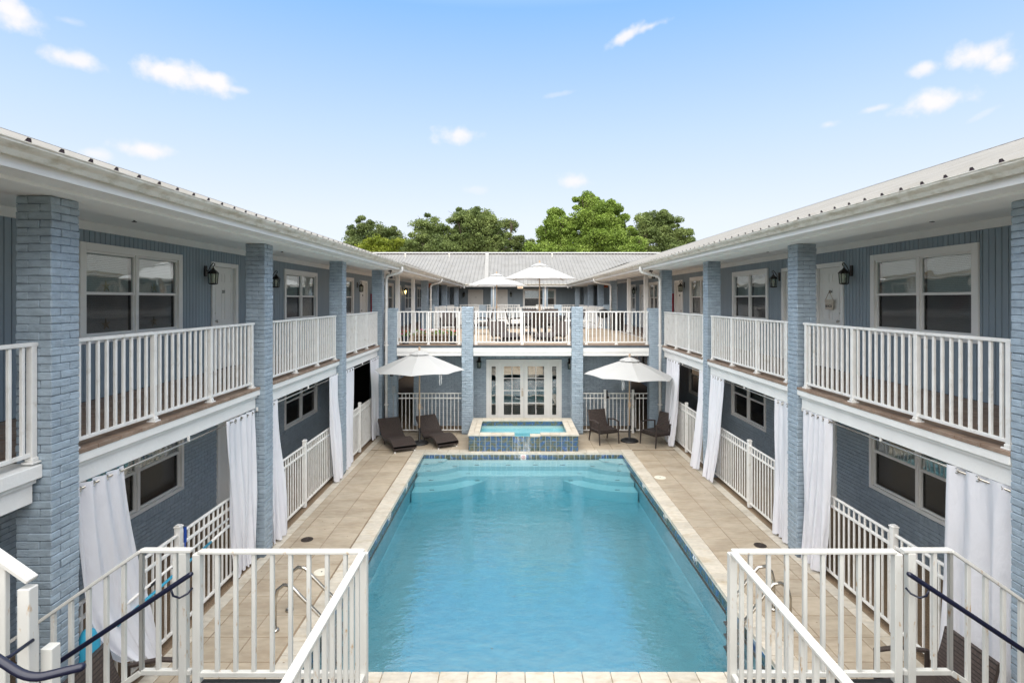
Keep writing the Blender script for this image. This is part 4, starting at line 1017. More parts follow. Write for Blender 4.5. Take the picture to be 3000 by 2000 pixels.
# ------------------------------------------------------------------ railings
def bal(name, w, h, m): return unit((name, w, round(h, 3), m), lambda: MB().box(-w/2, w/2, -w/2, w/2, -h/2, h/2, .003).mesh(name, m))
def railing(label, p0, p1, posts, zf, ht=1.01, sp=.117, m='whitemetal', group='white balcony railings', mid_rail=None, bot=.075, name='balcony_railing', bw=.028, cat='railing', foot=True, toph=.035, topw=.055):
    """p0,p1 in plan; posts: distances along"""
    a, b = Vector((*p0, 0)), Vector((*p1, 0)); d = b-a; L_ = d.length; d.normalize()
    t = thing(name, label, cat, ((a+b)/2+Vector((0, 0, zf))), group=group)
    A = lambda s, z: a+d*s+Vector((0, 0, zf+z))
    MB().bar(A(-.04, ht-toph/2), A(L_+.04, ht-toph/2), topw, toph, .006).build('top_rail', m, t)
    MB().bar(A(-.02, bot), A(L_+.02, bot), .032, .035, .004).build('bottom_rail', m, t)
    if mid_rail: MB().bar(A(0, mid_rail), A(L_, mid_rail), .030, .035, .004).build('middle_rail', m, t)
    pw = .052; pm = bal('post', pw, ht-.03, m)
    for s in posts: 
        p = put('post', pm, A(s, (ht-.03)/2), t)
        if foot:
            f = MB(); c = A(s, 0); f.box(c.x-.05, c.x+.05, c.y-.05, c.y+.05, c.z, c.z+.018, .004).box(c.x-.034, c.x+.034, c.y-.034, c.y+.034, c.z+.018, c.z+.05, .006); f.build('post_foot', m, p)
    n = max(1, round(L_/sp)); hh = ht-bot-toph; bmh = bal('baluster', bw, hh, m)
    for k in range(1, n):
        s = L_*k/n
        if min(abs(s-q) for q in posts) < .045 if posts else False: continue
        put('baluster', bmh, A(s, bot+hh/2), t)
    return t
bayn = ('near the stairs', 'before the first big window and door', 'between the second and third pillars', 'between the third and fourth pillars')
for i, (a, b) in enumerate(((2.45, 4.60), (4.95, 8.45), (8.98, 12.40), (12.90, 16.22))):
    L_ = b-a
    posts = [0.03+(L_-.06)*k/(3 if i else 2) for k in range((4 if i else 3))]
    railing(f'white balcony railing of the left wing {bayn[i]}', (-4.02, a), (-4.02, b), posts, FL)
    railing(f'white balcony railing of the right wing {bayn[i]}', (4.545, a), (4.545, b), posts, FL)
for x0, x1, q, ps in ((-3.50, -1.56, 'left section above the parasol', (0.03, .97, 1.90)), (-1.12, 1.76, 'middle section above the lobby doors', (.03, 1.43, 2.84)), (2.20, 4.12, 'right section', (.05, .96, 1.88))):
    railing(f'white railing on the front edge of the roof deck, {q}', (x0, 16.56), (x1, 16.56), ps, FL, group='white roof deck railings')
for x0, x1, q in ((-3.60, -1.56, 'left'), (-1.18, 1.96, 'middle'), (2.34, 4.28, 'right')):
    railing(f'white railing on the far edge of the roof deck, {q} section', (x0, 25.7), (x1, 25.7), [.03, (x1-x0)/2, x1-x0-.03], FL, group='white roof deck railings', foot=False)
for x, s_ in ((-3.98, 'left'), (4.62, 'right')):
    for i, (a, b) in enumerate(((25.9, 29.0), (29.5, 32.8), (33.3, 37.4))):
        railing(f'{s_} balcony railing beyond the roof deck, {ordn[i]} one', (x, a), (x, b), [.03, (b-a)/2, b-a-.03], FL, group='balcony railings of the far courtyard', foot=False)
for x0, x1, q in ((-3.6, -1.45, 'left end'), (-1.05, .52, 'left of the gap'), (1.68, 2.1, 'short piece right of the gap'), (2.46, 4.3, 'right end')):
    railing(f'far balcony railing in front of the end block, {q}', (x0, 37.72), (x1, 37.72), [.03, x1-x0-.03], FL, group='balcony railings of the end block', foot=False)

# ------------------------------------------------------------------ fences on the ground floor
def fence(label, p0, p1, posts, ht=1.22, cap=True, sp=.114):
    t = railing(label, p0, p1, [], -.01, ht=ht, sp=sp, mid_rail=ht-.16, bot=.09, name='pool_fence', group='white pool fences', cat='fence', bw=.022, toph=.03, topw=.035)
    a, b = Vector((*p0, 0)), Vector((*p1, 0)); d = (b-a).normalized()
    for s in posts:
        c = a+d*s; MBp = MB(); MBp.box(c.x-.035, c.x+.035, c.y-.035, c.y+.035, -.01, ht+.06, .004); p = MBp.build('fence_post', 'whitemetal', t)
        m = MB(); m.box(c.x-.042, c.x+.042, c.y-.042, c.y+.042, ht+.06, ht+.078, .004).box(c.x-.03, c.x+.03, c.y-.03, c.y+.03, ht+.078, ht+.09, .004); m.build('post_cap', 'whitemetal', p)
    return t
for i, (a, b) in enumerate(((4.92, 8.56), (8.89, 12.49), (12.82, 16.29))):
    q = ('beside the first pillar', 'between the second and third pillars', 'between the third and fourth pillars')[i]
    ps = (b-a)*(.50 if i != 0 else .475)
    fence(f'white picket pool fence on the left side {q}', (-4.06, a), (-4.06, b), [ps]); fence(f'white picket pool fence on the right side {q}', (4.65, a), (4.65, b), [ps])
fence('white pool fence behind the two loungers, left of the lobby', (-3.46, 16.62), (-1.52, 16.62), [])
f = fence('white pool fence with a gate, behind the armchairs right of the lobby', (2.15, 16.62), (4.11, 16.62), [.68, 1.53])
hm = MB(); hm.box(2.86, 2.90, 16.54, 16.60, 1.05, 1.30, .004).box(2.87, 2.94, 16.54, 16.60, 1.06, 1.12, .004).box(3.70, 3.75, 16.54, 16.60, 1.02, 1.14, .004).box(3.70, 3.75, 16.54, 16.60, .05, .17, .004)
hm.build('gate_hardware', 'black', f)
# small conduits and boxes by the left downspout
cb = thing('electric_box', 'small grey electric boxes and conduit on the narrow left brick pier', 'electric box', (-3.6, 16.4, .2), group=None)
c_ = MB(); c_.box(-3.66, -3.56, 16.36, 16.42, 1.75, 1.92, .005); c_.build('box_cover', 'black', cb)
c_ = MB(); c_.box(-3.60, -3.50, 16.36, 16.42, 1.25, 1.45, .005).box(-3.60, -3.50, 16.36, 16.42, .14, .30, .005).tube([(-3.56, 16.385, .3), (-3.56, 16.385, 1.25)], .018, 8).tube([(-3.61, 16.39, 1.45), (-3.61, 16.39, 1.75)], .008, 6); c_.build('conduit', 'conduit', cb)

# ------------------------------------------------------------------ the two stairs at the camera's feet
def mir(x, s): return x if s < 0 else .49-x     # mirrored about the centre line
for s, side in ((-1, 'left'), (1, 'right')):
    X = lambda x: mir(x, s)
    XI = -1.01 if s < 0 else 1.50               # inner corner
    XO = -2.19 if s < 0 else 2.67
    YF = 3.72; LZ = 1.43; TZ = 2.335
    st_ = thing('stair', f'black steel switchback stair on the {side}, down from the balcony to the pool', 'stairs', (XI, YF, LZ))
    m = MB(); a, b = sorted((XI+s*.0, XO)); m.box(a, b, .9, YF-.0, LZ-.04, LZ, .004); m.box(a, b, YF-.01, YF+.03, LZ-.22, LZ+.02, .004); m.build('landing', 'black', st_)
    d = s
    for k in range(8):      # flight down, outward
        x0 = XO+d*(.25*k); z = LZ-.177*(k+1)
        if z < .05: break
        m = MB(); a, b = sorted((x0+d*.02, x0+d*.28)); m.box(a, b, 2.5, YF-.08, z-.04, z, .004); m.build('tread', 'black', st_)
    for k in range(7):      # flight up to the balcony
        x0 = XO+d*(.25*k); z = LZ+.177*(k+1)
        m = MB(); a, b = sorted((x0+d*.0, x0+d*.28)); m.box(a, b, 1.15, 2.2, z-.04, z, .004); m.build('tread', 'black', st_)
    m = MB(); m.bar((XO, YF-.03, LZ-.15), (XO+d*2.0, YF-.03, LZ-1.55), .03, .22); m.bar((XO, 2.45, LZ-.15), (XO+d*2.0, 2.45, LZ-1.55), .03, .22)
    m.bar((XO, 2.24, LZ-.10), (XO+d*1.72, 2.24, LZ+1.1), .03, .22); m.bar((XO, 1.1, LZ-.10), (XO+d*1.72, 1.1, LZ+1.1), .03, .22); m.build('stringer', 'black', st_)
    def stairrail(label, segs, posts, hb=.83, bot=True, w=.05, hh=.022, lastlow=None):
        t = thing('stair_railing', label, 'railing', segs[0][0], group='white stair railings')
        tr = MB(); br_ = MB()
        for i, (p, q) in enumerate(segs):
            tr.bar(p, q, w, hh, .004); br_.bar(Vector(p)-Vector((0, 0, hb)), Vector(q)-Vector((0, 0, hb)), .034, .036, .004)
        tr.build('top_rail', 'stairrail', t); br_.build('bottom_rail', 'stairrail', t)
        for p, q in segs:
            p, q = Vector(p), Vector(q); hl = math.hypot(q.x-p.x, q.y-p.y); n = max(1, round(hl/.122))
            for k in range(n+1):
                c = p.lerp(q, k/n)
                if min([math.hypot(c.x-o[0], c.y-o[1]) for o in posts]+[9]) < .06: continue
                put('baluster', bal('baluster', .027, hb-.02, 'stairrail'), (c.x, c.y, c.z-hb/2-.0), t)
        for x, y, zt, ln in posts:
            MB().box(x-.026, x+.026, y-.026, y+.026, zt-ln, zt, .004).build('post', 'stairrail', t)
        return t
    o = XO-d*.0
    stairrail(f'rust flecked white railing round the {side} stair landing, above the pool edge', [((XI, YF, TZ), (XO-d*.06, YF, TZ)), ((XI, YF-.025, TZ), (XI, .95, TZ))],
              [(XI, YF, TZ-.011, .98), (XO-d*.05, YF, TZ-.011, .98), (XI, 1.0, TZ-.011, .98)])
    x1 = XO+d*(.33 if s > 0 else .345)
    zz = 1.04
    stairrail(f'white railing sloping down the {side} stair towards the brick pillars', [((XO+d*.0, YF+.02, TZ), (x1, YF+.02, TZ)), ((x1, YF+.02, TZ), (x1+d*1.45, YF+.02, TZ-.695*1.45))],
              [(XO+d*.055, YF+.02, TZ-.011, .98), (x1+d*.79, YF+.02, TZ-.575, .98)])
    # navy hand rail on the sloping rail
    t = thing('handrail', f'navy blue painted pipe handrail on the {side} sloping stair railing', 'handrail', (XO, YF-.1, 2.2), group='navy pipe handrails')
    xa = -2.12 if s < 0 else 2.62; ya = 3.60
    MB().tube([(xa-d*.012, ya, 2.247), (xa, ya, 2.24), (xa+d*.95, ya, 2.24-.665*.95), (xa+d*1.3, ya, 2.24-.665*1.3)], [.011, .0165, .0165, .0165], 14).build('pipe', 'navy', t, smooth=True)
    for q in (.13, 1.0):
        x = xa+d*q; z = 2.24-.665*q
        MB().tube([(x, ya, z-.01), (x-d*.01, ya+.01, z-.06), (x-d*.04, ya+.03, z-.085), (x-d*.08, ya+.055, z-.07), (x-d*.09, ya+.09, z-.05)], .007, 8).build('bracket', 'navy', t, smooth=True)
    # rail of the upper flight, nearer the camera
    YU = 2.38; xe = -2.07 if s < 0 else 2.56
    t = stairrail(f'thick white railing of the {side} upper stair flight, close to the camera', [((xe+d*.02, YU, 2.83), (xe+d*1.35, YU, 2.83+.70*1.33))], [(xe+d*.04, YU, 2.80, 1.35), (xe+d*.0, YU+.07, 2.50, 1.05)], hb=1.0, w=.056)
    t = thing('handrail', f'navy blue bent pipe handrail end in the {side} lower corner', 'handrail', (xe, 2.15, 2.5), group='navy pipe handrails')
    xh = -1.90 if s < 0 else 2.39; c0 = Vector((xh+d*.95, 2.15, 2.56+.62)); c1 = Vector((xh, 2.15, 2.555)); c2 = Vector((xh-d*.16, 2.21, 2.565))
    P = [c0, c0.lerp(c1, .9)]
    for k in range(6):
        u = k/5; a = c1+(c0-c1).normalized()*.07; b = c1+(c2-c1).normalized()*.05; P.append(a*(1-u)**2+c1*2*u*(1-u)+b*u**2)
    P += [c2, c2+(c2-c1).normalized()*.012]
    MB().tube(P, [.0165]*(len(P)-1)+[.010], 14).build('pipe', 'navy', t, smooth=True)
    MB().tube([(xh+d*.2, 2.15, 2.66), (xh+d*.2, 2.15, 2.60), (xh+d*.17, 2.25, 2.58), (xh+d*.17, 2.36, 2.58)], .008, 8).build('bracket', 'navy', t, smooth=True)

# ------------------------------------------------------------------ curtains on rods
def rod(x, y0, y1, z, label):
    t = thing('curtain_rod', label, 'curtain rod', (x, (y0+y1)/2, z), group='metal curtain rods under the balconies')
    MB().tube([(x, y0, z), (x, y1, z)], .011, 8).build('rod', 'chrome', t, smooth=True)
    for y in (y0+.02, y1-.02, (y0+y1)/2): MB().box(x-.012, x+.012, y-.01, y+.01, z, z+.06).build('rod_bracket', 'whitemetal', t)
def curtain(x, yt, yb, label, zt=2.35, zb=.04, folds=5, dx=0, amp=.03, seed=0, mids=None, pts=None):
    t = thing('curtain', label, 'curtain', (x, (yb[0]+yb[1])/2, zb), group='white outdoor curtains')
    rr = random.Random(seed); ph = rr.uniform(0, 6); nu, nv = 64, 26; m = MB()
    for j in range(nv+1):
        v = j/nv; e = v**1.3
        for i in range(nu+1):
            u = i/nu; y = (yt[0]*(1-e)+yb[0]*e)*(1-u)+(yt[1]*(1-e)+yb[1]*e)*u
            A = amp*(.65+.9*v)*(1+.55*math.sin(3.3*u+seed*1.7))
            off = A*math.sin(2*math.pi*folds*(u+.10*v*math.sin(5*u+seed))+ph*v*.3+.3*math.sin(5*v+seed)) + .014*math.sin(9*u+7*v+ph)*v + .010*math.sin(23*u-5*v+ph)
            y += .02*math.sin(4*math.pi*folds*u+1)*v
            z = zt*(1-v)+zb*v+ (.012*math.sin(2*math.pi*folds*u+1.3) if j == nv else 0)
            if pts: 
                px_, py_, pz_ = pts(u, v); m.v.append((x+off+px_, y+py_, z+pz_))
            else: m.v.append((x+off+dx*e, y, z))
    for j in range(nv):
        for i in range(nu):
            a = j*(nu+1)+i; m.f.append((a, a+1, a+nu+2, a+nu+1)); m.mi.append(0)
    m.build('curtain_cloth', 'curtain', t, smooth=True)
    for k in range(folds):
        u = (k+.5)/folds; i = int(u*nu); y = yt[0]*(1-u)+yt[1]*u
        g_ = MB(); g_.tube([(x+.001, y+.026*math.cos(a*math.pi/6), zt-.045+.026*math.sin(a*math.pi/6)) for a in range(13)], .007, 6, cap=False)
        g_.build('grommet', 'chrome', t, smooth=True)
    return t
ZR = 2.305
for i, (a, b) in enumerate(((4.9, 8.56), (8.88, 12.49), (12.81, 16.29))):
    q = ('between the first and second pillars', 'between the second and third pillars', 'between the third and fourth pillars')[i]
    rod(-3.985, a, b, ZR, f'thin metal curtain rod under the left balcony {q}'); rod(4.545, a, b, ZR, f'thin metal curtain rod under the right balcony {q}')
def draped(u, v):
    # lower half pulled away from the pillar over the wicker chair
    e = max(0, (v-.45)/.55); return (.05*e + .22*e*e*(1-u), .0, .55*e*e*(1-u))
curtain(-3.975, (4.93, 5.60), (5.25, 6.15), 'white curtain hooked over a wicker chair beside the first left pillar', folds=4, seed=1, pts=draped, zb=.02)
curtain(-3.975, (7.60, 8.42), (7.85, 8.40), 'white curtain left of the second left pillar, behind the pool poles', folds=5, seed=2)
curtain(-3.975, (8.90, 9.28), (8.92, 9.42), 'narrow white curtain just beyond the second left pillar', folds=3, seed=3, dx=.06)
curtain(-3.975, (11.88, 12.46), (12.0, 12.46), 'white curtain in front of the third left pillar', folds=4, seed=4, dx=.10)
curtain(-3.975, (12.86, 13.72), (12.86, 13.5), 'white curtain just beyond the third left pillar', folds=4, seed=5, dx=.05)
curtain(-3.975, (15.35, 16.25), (15.5, 16.25), 'white curtain beside the fourth left pillar, behind the lounger', folds=4, seed=6)
curtain(4.535, (4.95, 5.70), (4.98, 5.75), 'wide white curtain beside the first right pillar behind a wicker chair', folds=3, seed=7)
curtain(4.535, (7.76, 8.50), (7.92, 8.52), 'white curtain in front of the second right pillar', folds=5, seed=8)
curtain(4.535, (8.92, 9.42), (8.92, 9.50), 'white curtain just beyond the second right pillar', folds=3, seed=9)
curtain(4.535, (11.66, 12.42), (11.95, 12.44), 'white curtain flaring outward in front of the third right pillar', folds=5, seed=10, dx=-.14)
curtain(4.535, (12.86, 13.15), (12.86, 13.3), 'narrow white curtain just beyond the third right pillar', folds=2, seed=11, dx=-.16)
curtain(4.535, (14.80, 16.0), (14.9, 15.6), 'white curtain behind the wicker armchair on the right', folds=5, seed=12, dx=-.16)

# ------------------------------------------------------------------ wall lanterns
def lantern(p, out, label, sc=1.0, lit=False, group='bronze wall lanterns'):
    """p: wall point at the arm height, out: unit vector away from the wall"""
    o = Vector(out).normalized(); p = Vector(p); t = thing('wall_lantern', label, 'wall lantern', p, group=group)
    c = p+o*.15*sc; r = Vector((0, 0, 1)).cross(o)
    b = MB(); b.bar(p, p+o*.022*sc, .085*sc, .20*sc, .008); b.build('back_plate', 'bronze', t)
    a = MB(); P = []
    for k in range(15):
        th = math.pi*1.35-k/14*math.pi*2.2; P.append(c+Vector((0, 0, .11*sc))+(-o*math.cos(th+math.pi)*.05*sc)+Vector((0, 0, math.sin(th)*.045*sc)))
    a.tube([p+Vector((0, 0, .02*sc)), p+o*.06*sc+Vector((0, 0, .0)), p+o*.10*sc+Vector((0, 0, .09*sc))]+[c+Vector((0, 0, .15*sc)), c+o*.03*sc+Vector((0, 0, .13*sc)), c+o*.025*sc+Vector((0, 0, .10*sc)), c+Vector((0, 0, .095*sc)), c+Vector((0, 0, .04*sc))], .008*sc, 7)
    a.build('scroll_arm', 'bronze', t, smooth=True)
    cp = MB(); cp.lathe([(.012*sc, .06*sc), (.02*sc, .045*sc), (.03*sc, .03*sc), (.065*sc, .0), (.095*sc, -.035*sc), (.102*sc, -.045*sc), (.09*sc, -.05*sc)], c, 6); cp.build('lantern_cap', 'bronze', t)
    cg = MB()
    for k in range(6):
        an = 2*math.pi*(k+.5)/6; cg.tube([c+Vector((.085*sc*math.cos(an), .085*sc*math.sin(an), -.045*sc)), c+Vector((.072*sc*math.cos(an), .072*sc*math.sin(an), -.225*sc))], .006*sc, 4)
    cg.lathe([(.078*sc, -.225*sc), (.082*sc, -.235*sc), (.06*sc, -.25*sc), (.02*sc, -.255*sc)], c, 6); cg.build('lantern_cage', 'bronze', t)
    MB().lathe([(.080*sc, -.05*sc), (.068*sc, -.222*sc)], c, 6).build('lantern_glass', 'lampglass', t)
    MB().lathe([(.012*sc, -.22*sc), (.014*sc, -.15*sc), (.026*sc, -.12*sc), (.026*sc, -.09*sc), (.008*sc, -.07*sc)], c, 10).build('bulb', 'bulb' if lit else 'bulboff', t, smooth=True)
    return t
for y, q, lit in ((10.2, 'beside door 221 on the upper left balcony', 0), (12.92, 'peeking out behind the second left pillar', 0), (20.2, 'on the left upper wall by the red cabinet', 0), (28.6, 'glowing on the far left upper wall', 1)):
    lantern((XL, y, 4.58), (1, 0, 0), f'bronze wall lantern {q}', lit=bool(lit))
for y, q in ((10.12, 'beside door 204 on the upper right balcony'), (12.85, 'right of the second small window of the right balcony'), (19.95, 'on the right upper wall over a door edge'), (27.6, 'on the far right upper wall beyond the posts')):
    lantern((XR, y, 4.58), (-1, 0, 0), f'bronze wall lantern {q}')
lantern((-1.05, 17.6, 2.10), (0, -1, 0), 'bronze lantern left of the lobby doors', .95); lantern((1.85, 17.6, 2.06), (0, -1, 0), 'bronze lantern right of the lobby doors', .95)
lantern((-3.5, 39.8, 4.50), (0, -1, 0), 'bronze lantern left of the farthest left door', 1.0); lantern((-.08, 39.8, 4.50), (0, -1, 0), 'bronze lantern right of the middle far door', 1.0)
lantern((XR, 10.35+.2, 2.28), (-1, 0, 0), 'glowing lantern under the right balcony above the curtain rod', .8, lit=True)

# signs and cabinets
def cabinet(x, y, out, rt, label):
    t = thing('extinguisher_cabinet', label, 'fire cabinet', (x, y, 4.0)); xx = sorted((x, x+out*.22)); MB().box(xx[0], xx[1], y-.19, y+.19, 3.45, 4.28, .01).build('cabinet_body', 'red', t)
    MB().box(xx[0]+.02, xx[1]-.02, y-.20, y-.188, 3.50, 4.22, .004).build('cabinet_door', 'red', t)
    text('lettering', 'F\nI\nR\nE', .15, (x+out*.11, y-.203, 3.86), (1, 0, 0), (0, -1, 0), 'white', t)
cabinet(XL, 22.3, 1, 1, 'red fire extinguisher cabinet on the left upper balcony wall'); cabinet(XR, 21.45, -1, 1, 'red fire extinguisher cabinet on the right upper balcony wall')
t = thing('exit_sign', 'cream EXIT sign hanging below the far roof edge', 'exit sign', (.56, 37.0, 4.85)); MB().box(.37, .75, 36.98, 37.04, 4.78, 4.93, .005).build('sign_panel', 'cream', t); text('lettering', 'EXIT', .12, (.56, 36.976, 4.85), (1, 0, 0), (0, -1, 0), 'redink', t)
for x, q in ((-4.75, 'left'), (5.25, 'right')):
    t = thing('exit_sign', f'small orange sign high on the {q} far balcony between brick pillars', 'exit sign', (x, 31, 4.85)); MB().box(x-.2, x+.2, 31, 31.05, 4.72, 4.95, .005).build('sign_panel', 'orange', t); text('lettering', 'EXIT', .12, (x, 30.99, 4.83), (1, 0, 0), (0, -1, 0), 'blackink', t)
t = thing('door_sign', 'small wooden BEACH sign hanging by twine on door 204', 'hanging sign', (XR-.02, 10.84, 4.0))
xx = XR-.012; yc = 10.80
sg_ = MB(); sg_.box(xx-.02, xx-.006, yc-.15, yc+.15, 3.99, 4.05, .004).box(xx-.026, xx-.012, yc-.125, yc+.125, 3.85, 3.985, .004); sg_.build('sign_board', 'signwood', t)
MB().tube([(xx-.016, yc-.12, 4.05), (xx-.01, yc, 4.22), (xx-.016, yc+.12, 4.05)], .005, 6).build('twine', 'rope', t)
text('lettering', 'BEACH', .07, (xx-.028, yc, 3.915), (0, -1, 0), (-1, 0, 0), 'blackink', t)
for x, q in ((-3.35, 'left'), (3.9, 'right')):
    t = thing('floodlight', f'twin head security floodlight at the far {q} roof corner', 'floodlight', (x, 36.9, 4.9)); MB().lathe([(.05, 0), (.05, .03), (.02, .05)], (x, 36.95, 4.90), 10).tube([(x-.12, 36.9, 4.86), (x, 36.95, 4.90), (x+.12, 36.9, 4.86)], .012, 6).build('bracket', 'whitemetal', t)
    for dx in (-.12, .12): MB().lathe([(.03, .06), (.05, -.02), (.04, -.03)], (x+dx, 36.88, 4.84), 10).build('lamp_head', 'whitemetal', t)
for x, q in ((-3.70, 'left'), (4.22, 'right')):
    t = thing('floodlight', f'rusty security lamp under the {q} soffit near the fourth pillar', 'floodlight', (x, 16.6, 4.9)); MB().lathe([(.06, 0), (.06, .03), (.03, .05)], (x, 16.6, 4.89), 10).tube([(x, 16.6, 4.9), (x+.02, 16.55, 4.80), (x+.06, 16.5, 4.76)], .014, 6).build('bracket', 'bronze', t)
    MB().lathe([(.035, .10), (.06, .0), (.05, -.02)], (x+.05, 16.48, 4.70), 10).build('lamp_head', 'bronze', t); MB().lathe([(.035, .10), (.06, .0), (.05, -.02)], (x-.05, 16.48, 4.74), 10).build('lamp_head', 'signwood', t)

# ------------------------------------------------------------------ umbrellas
def umbrella(x, y, z0, label, rad=1.25, hz=2.07, top=2.56, tilt=0, rot=0.2, ties=None, wood=True, tilt_ax=0):
    t = thing('umbrella', label, 'umbrella', (x, y, z0), group='white market umbrellas')
    n = 8; m = MB(); ns, nr = 6, 7; V = []
    Rm = Matrix.Rotation(tilt, 3, 'X') @ Matrix.Rotation(tilt_ax, 3, 'Y')
    C = Vector((x, y, z0)); top_c = Vector((0, 0, top))
    def P(a, r):   # r 0..1
        k = a/(2*math.pi/n); fr = k-math.floor(k); sag = 1-math.cos(math.pi/n)/math.cos((fr-.5)*2*math.pi/n)
        rr_ = rad*r*(1-sag*1.0); w = math.sin(fr*math.pi)
        z = top-(top-hz)*(r**1.12) - .035*w*r*(1-r)*2 + .018*w*r*r
        v = Vector((rr_*math.cos(a), rr_*math.sin(a), z-top)); return C+top_c+Rm @ v
    N_ = n*ns
    m.v.append(tuple(P(0, 0)))
    for j in range(1, nr+1):
        for i in range(N_): m.v.append(tuple(P(rot*0+2*math.pi*i/N_+rot*0, j/nr)))
    for i in range(N_): m.f.append((0, 1+i, 1+(i+1) % N_)); m.mi.append(0)
    for j in range(nr-1):
        for i in range(N_):
            a = 1+j*N_+i; b = 1+j*N_+(i+1) % N_; m.f.append((a, a+N_, b+N_, b)); m.mi.append(0)
    c = m.build('canopy', 'canopy', t, smooth=False)
    vt = MB(); vt.v.append(tuple(C+top_c+Rm @ Vector((0, 0, .055))))
    for j, q in ((1, .10), (2, .23)):
        for i in range(24):
            a = 2*math.pi*i/24; p = P(a, q); vt.v.append((p.x, p.y, p.z+(.055 if j == 1 else .045)))
    for i in range(24): vt.f.append((0, 1+i, 1+(i+1) % 24)); vt.mi.append(0); vt.f.append((1+i, 25+i, 25+(i+1) % 24, 1+(i+1) % 24)); vt.mi.append(0)
    vt.build('vent', 'canopy', c, smooth=True)
    ax = Rm @ Vector((0, 0, 1)); base = C+top_c
    MB().tube([base+ax*.02, base+ax*.14], [.032, .028], 10).build('finial', 'wood', t)
    MB().tube([C+Vector((0, 0, .42)), C+Vector((0, 0, top-.55)), base-ax*.05], .0215, 10).build('pole', 'wood', t, smooth=True)
    MB().tube([C+Vector((0, 0, .95)), C+Vector((0, 0, .98)), C+Vector((0, 0, 1.10)), C+Vector((0, 0, 1.13))], [.024, .04, .04, .024], 10).tube([C+Vector((.03, -.03, 1.04)), C+Vector((.09, -.05, 1.04)), C+Vector((.10, -.05, .97))], .008, 6).build('crank', 'wood', t)
    rb = MB()
    for k in range(n):
        a = 2*math.pi*k/n; p0 = base-ax*.03; p1 = P(a, .985)-Vector((0, 0, .012)); rb.bar(p0+(p1-p0)*.02, p1, .014, .018)
        pm_ = p0.lerp(p1, .55); rb.bar(base-ax*.42, pm_, .012, .014)
    rb.build('ribs', 'wood', t)
    b = MB(); b.lathe([(.25, .0), (.255, .02), (.23, .05), (.12, .075), (.05, .085), (.035, .11), (.030, .42), (.026, .45)], C, 24); b.build('base', 'black', t, smooth=True)
    if ties:
        ts_ = MB()
        for q, l in ((0, .30), (.045, .27)):
            p = P(ties, .97)+Vector((q, -.01, 0)); ts_.add([p+Vector((dx_, 0, dz_)) for dx_, dz_ in ((-.01, 0), (.01, 0), (.03, -l*.4), (.01, -l*.4), (.0, -l*.7), (.02, -l*.7), (.03, -l), (.012, -l))], [(0, 1, 2, 3), (3, 2, 5, 4), (4, 5, 6, 7)], orient=False)
        ts_.build('tie_ribbon', 'canopy', t)
    return t
umbrella(-2.60, 15.35, 0, 'white umbrella standing between the two wicker loungers by the pool', rad=1.27, hz=2.07, top=2.58, ties=-.95)
umbrella(3.36, 15.62, 0, 'slightly tilted white umbrella between the two wicker armchairs by the pool', rad=1.28, hz=1.88, top=2.36, ties=-1.95, tilt_ax=.035)
umbrella(.99, 19.6, FL, 'larger looking white umbrella in the middle of the roof deck', rad=1.37, hz=2.08, top=2.63, ties=-2.05)
umbrella(-.70, 24.9, FL, 'white umbrella at the back of the roof deck, overlapped by a nearer one', rad=1.36, hz=2.0, top=2.50)

# ------------------------------------------------------------------ wicker furniture
def wave_lounger(p, rz, label, h=1.0, group='dark wicker wave loungers'):
    t = thing('sun_lounger', label, 'sun lounger', (0, 0, 0), group=group)
    pr = [(0, .20), (.12, .265), (.30, .335), (.48, .35), (.66, .30), (.84, .24), (1.0, .235), (1.14, .30), (1.28, .44), (1.44, .62), (1.58, .76)]
    m = MB(); w = .31; n = len(pr); th = .045
    def cr(i, u):
        p_ = [pr[max(0, min(n-1, i+k))] for k in (-1, 0, 1, 2)]
        return tuple(.5*((2*p_[1][a])+(-p_[0][a]+p_[2][a])*u+(2*p_[0][a]-5*p_[1][a]+4*p_[2][a]-p_[3][a])*u*u+(-p_[0][a]+3*p_[1][a]-3*p_[2][a]+p_[3][a])*u**3) for a in (0, 1))
    S_ = [cr(i, u/3) for i in range(n-1) for u in range(3)]+[pr[-1]]
    for (y, z) in S_:
        for x, dz in ((-w, 0), (-w+.02, .012), (w-.02, .012), (w, 0), (w, -th), (-w, -th)): m.v.append((x, y, z*h+dz))
    for i in range(len(S_)-1):
        for k in range(6): a = i*6+k; b = i*6+(k+1) % 6; m.f.append((a, b, b+6, a+6)); m.mi.append(0)
    e = (len(S_)-1)*6; m.f.append((0, 5, 4, 3, 2, 1)); m.f.append(tuple(e+k for k in range(6))); m.mi += [0, 0]
    m.build('wicker_seat', 'wicker', t)
    sk = MB()
    for x in (-w, w):
        P = [(x*.97, y, z*h-th-.012) for y, z in S_]; sk.tube(P, .018, 6)
    sk.box(-w, w, 0, .03, .09*h, .20*h); sk.build('frame', 'wickerframe', t)
    for x in (-w+.04, w-.04):
        MB().tube([(x, .05, .20*h), (x, .04, .02)], .016, 8).lathe([(.022, 0), (.022, .035), (.016, .04)], (x, .04, 0), 8).build('leg', 'wickerframe', t)
        MB().tube([(x, 1.02, .20*h), (x, 1.02, .0)], .016, 8).build('leg', 'wickerframe', t)
        MB().lathe([(.024, 0), (.024, .03), (.01, .034)], (x, .04, 0), 8).build('foot_cap', 'whitemetal', t)
    t.matrix_basis = Matrix.Translation(p) @ Matrix.Rotation(rz, 4, 'Z'); WM[t] = t.matrix_basis.copy()
    return t
L0 = wave_lounger((-2.83, 14.50, 0), math.atan2(.80, 1.45), 'dark brown wicker wave lounger nearest the left curtain', .80)
dup(L0, (-1.74, 14.90, 0), math.atan2(.82, 1.25)*.95, 'dark brown wicker wave lounger between the umbrella base and the hot tub')
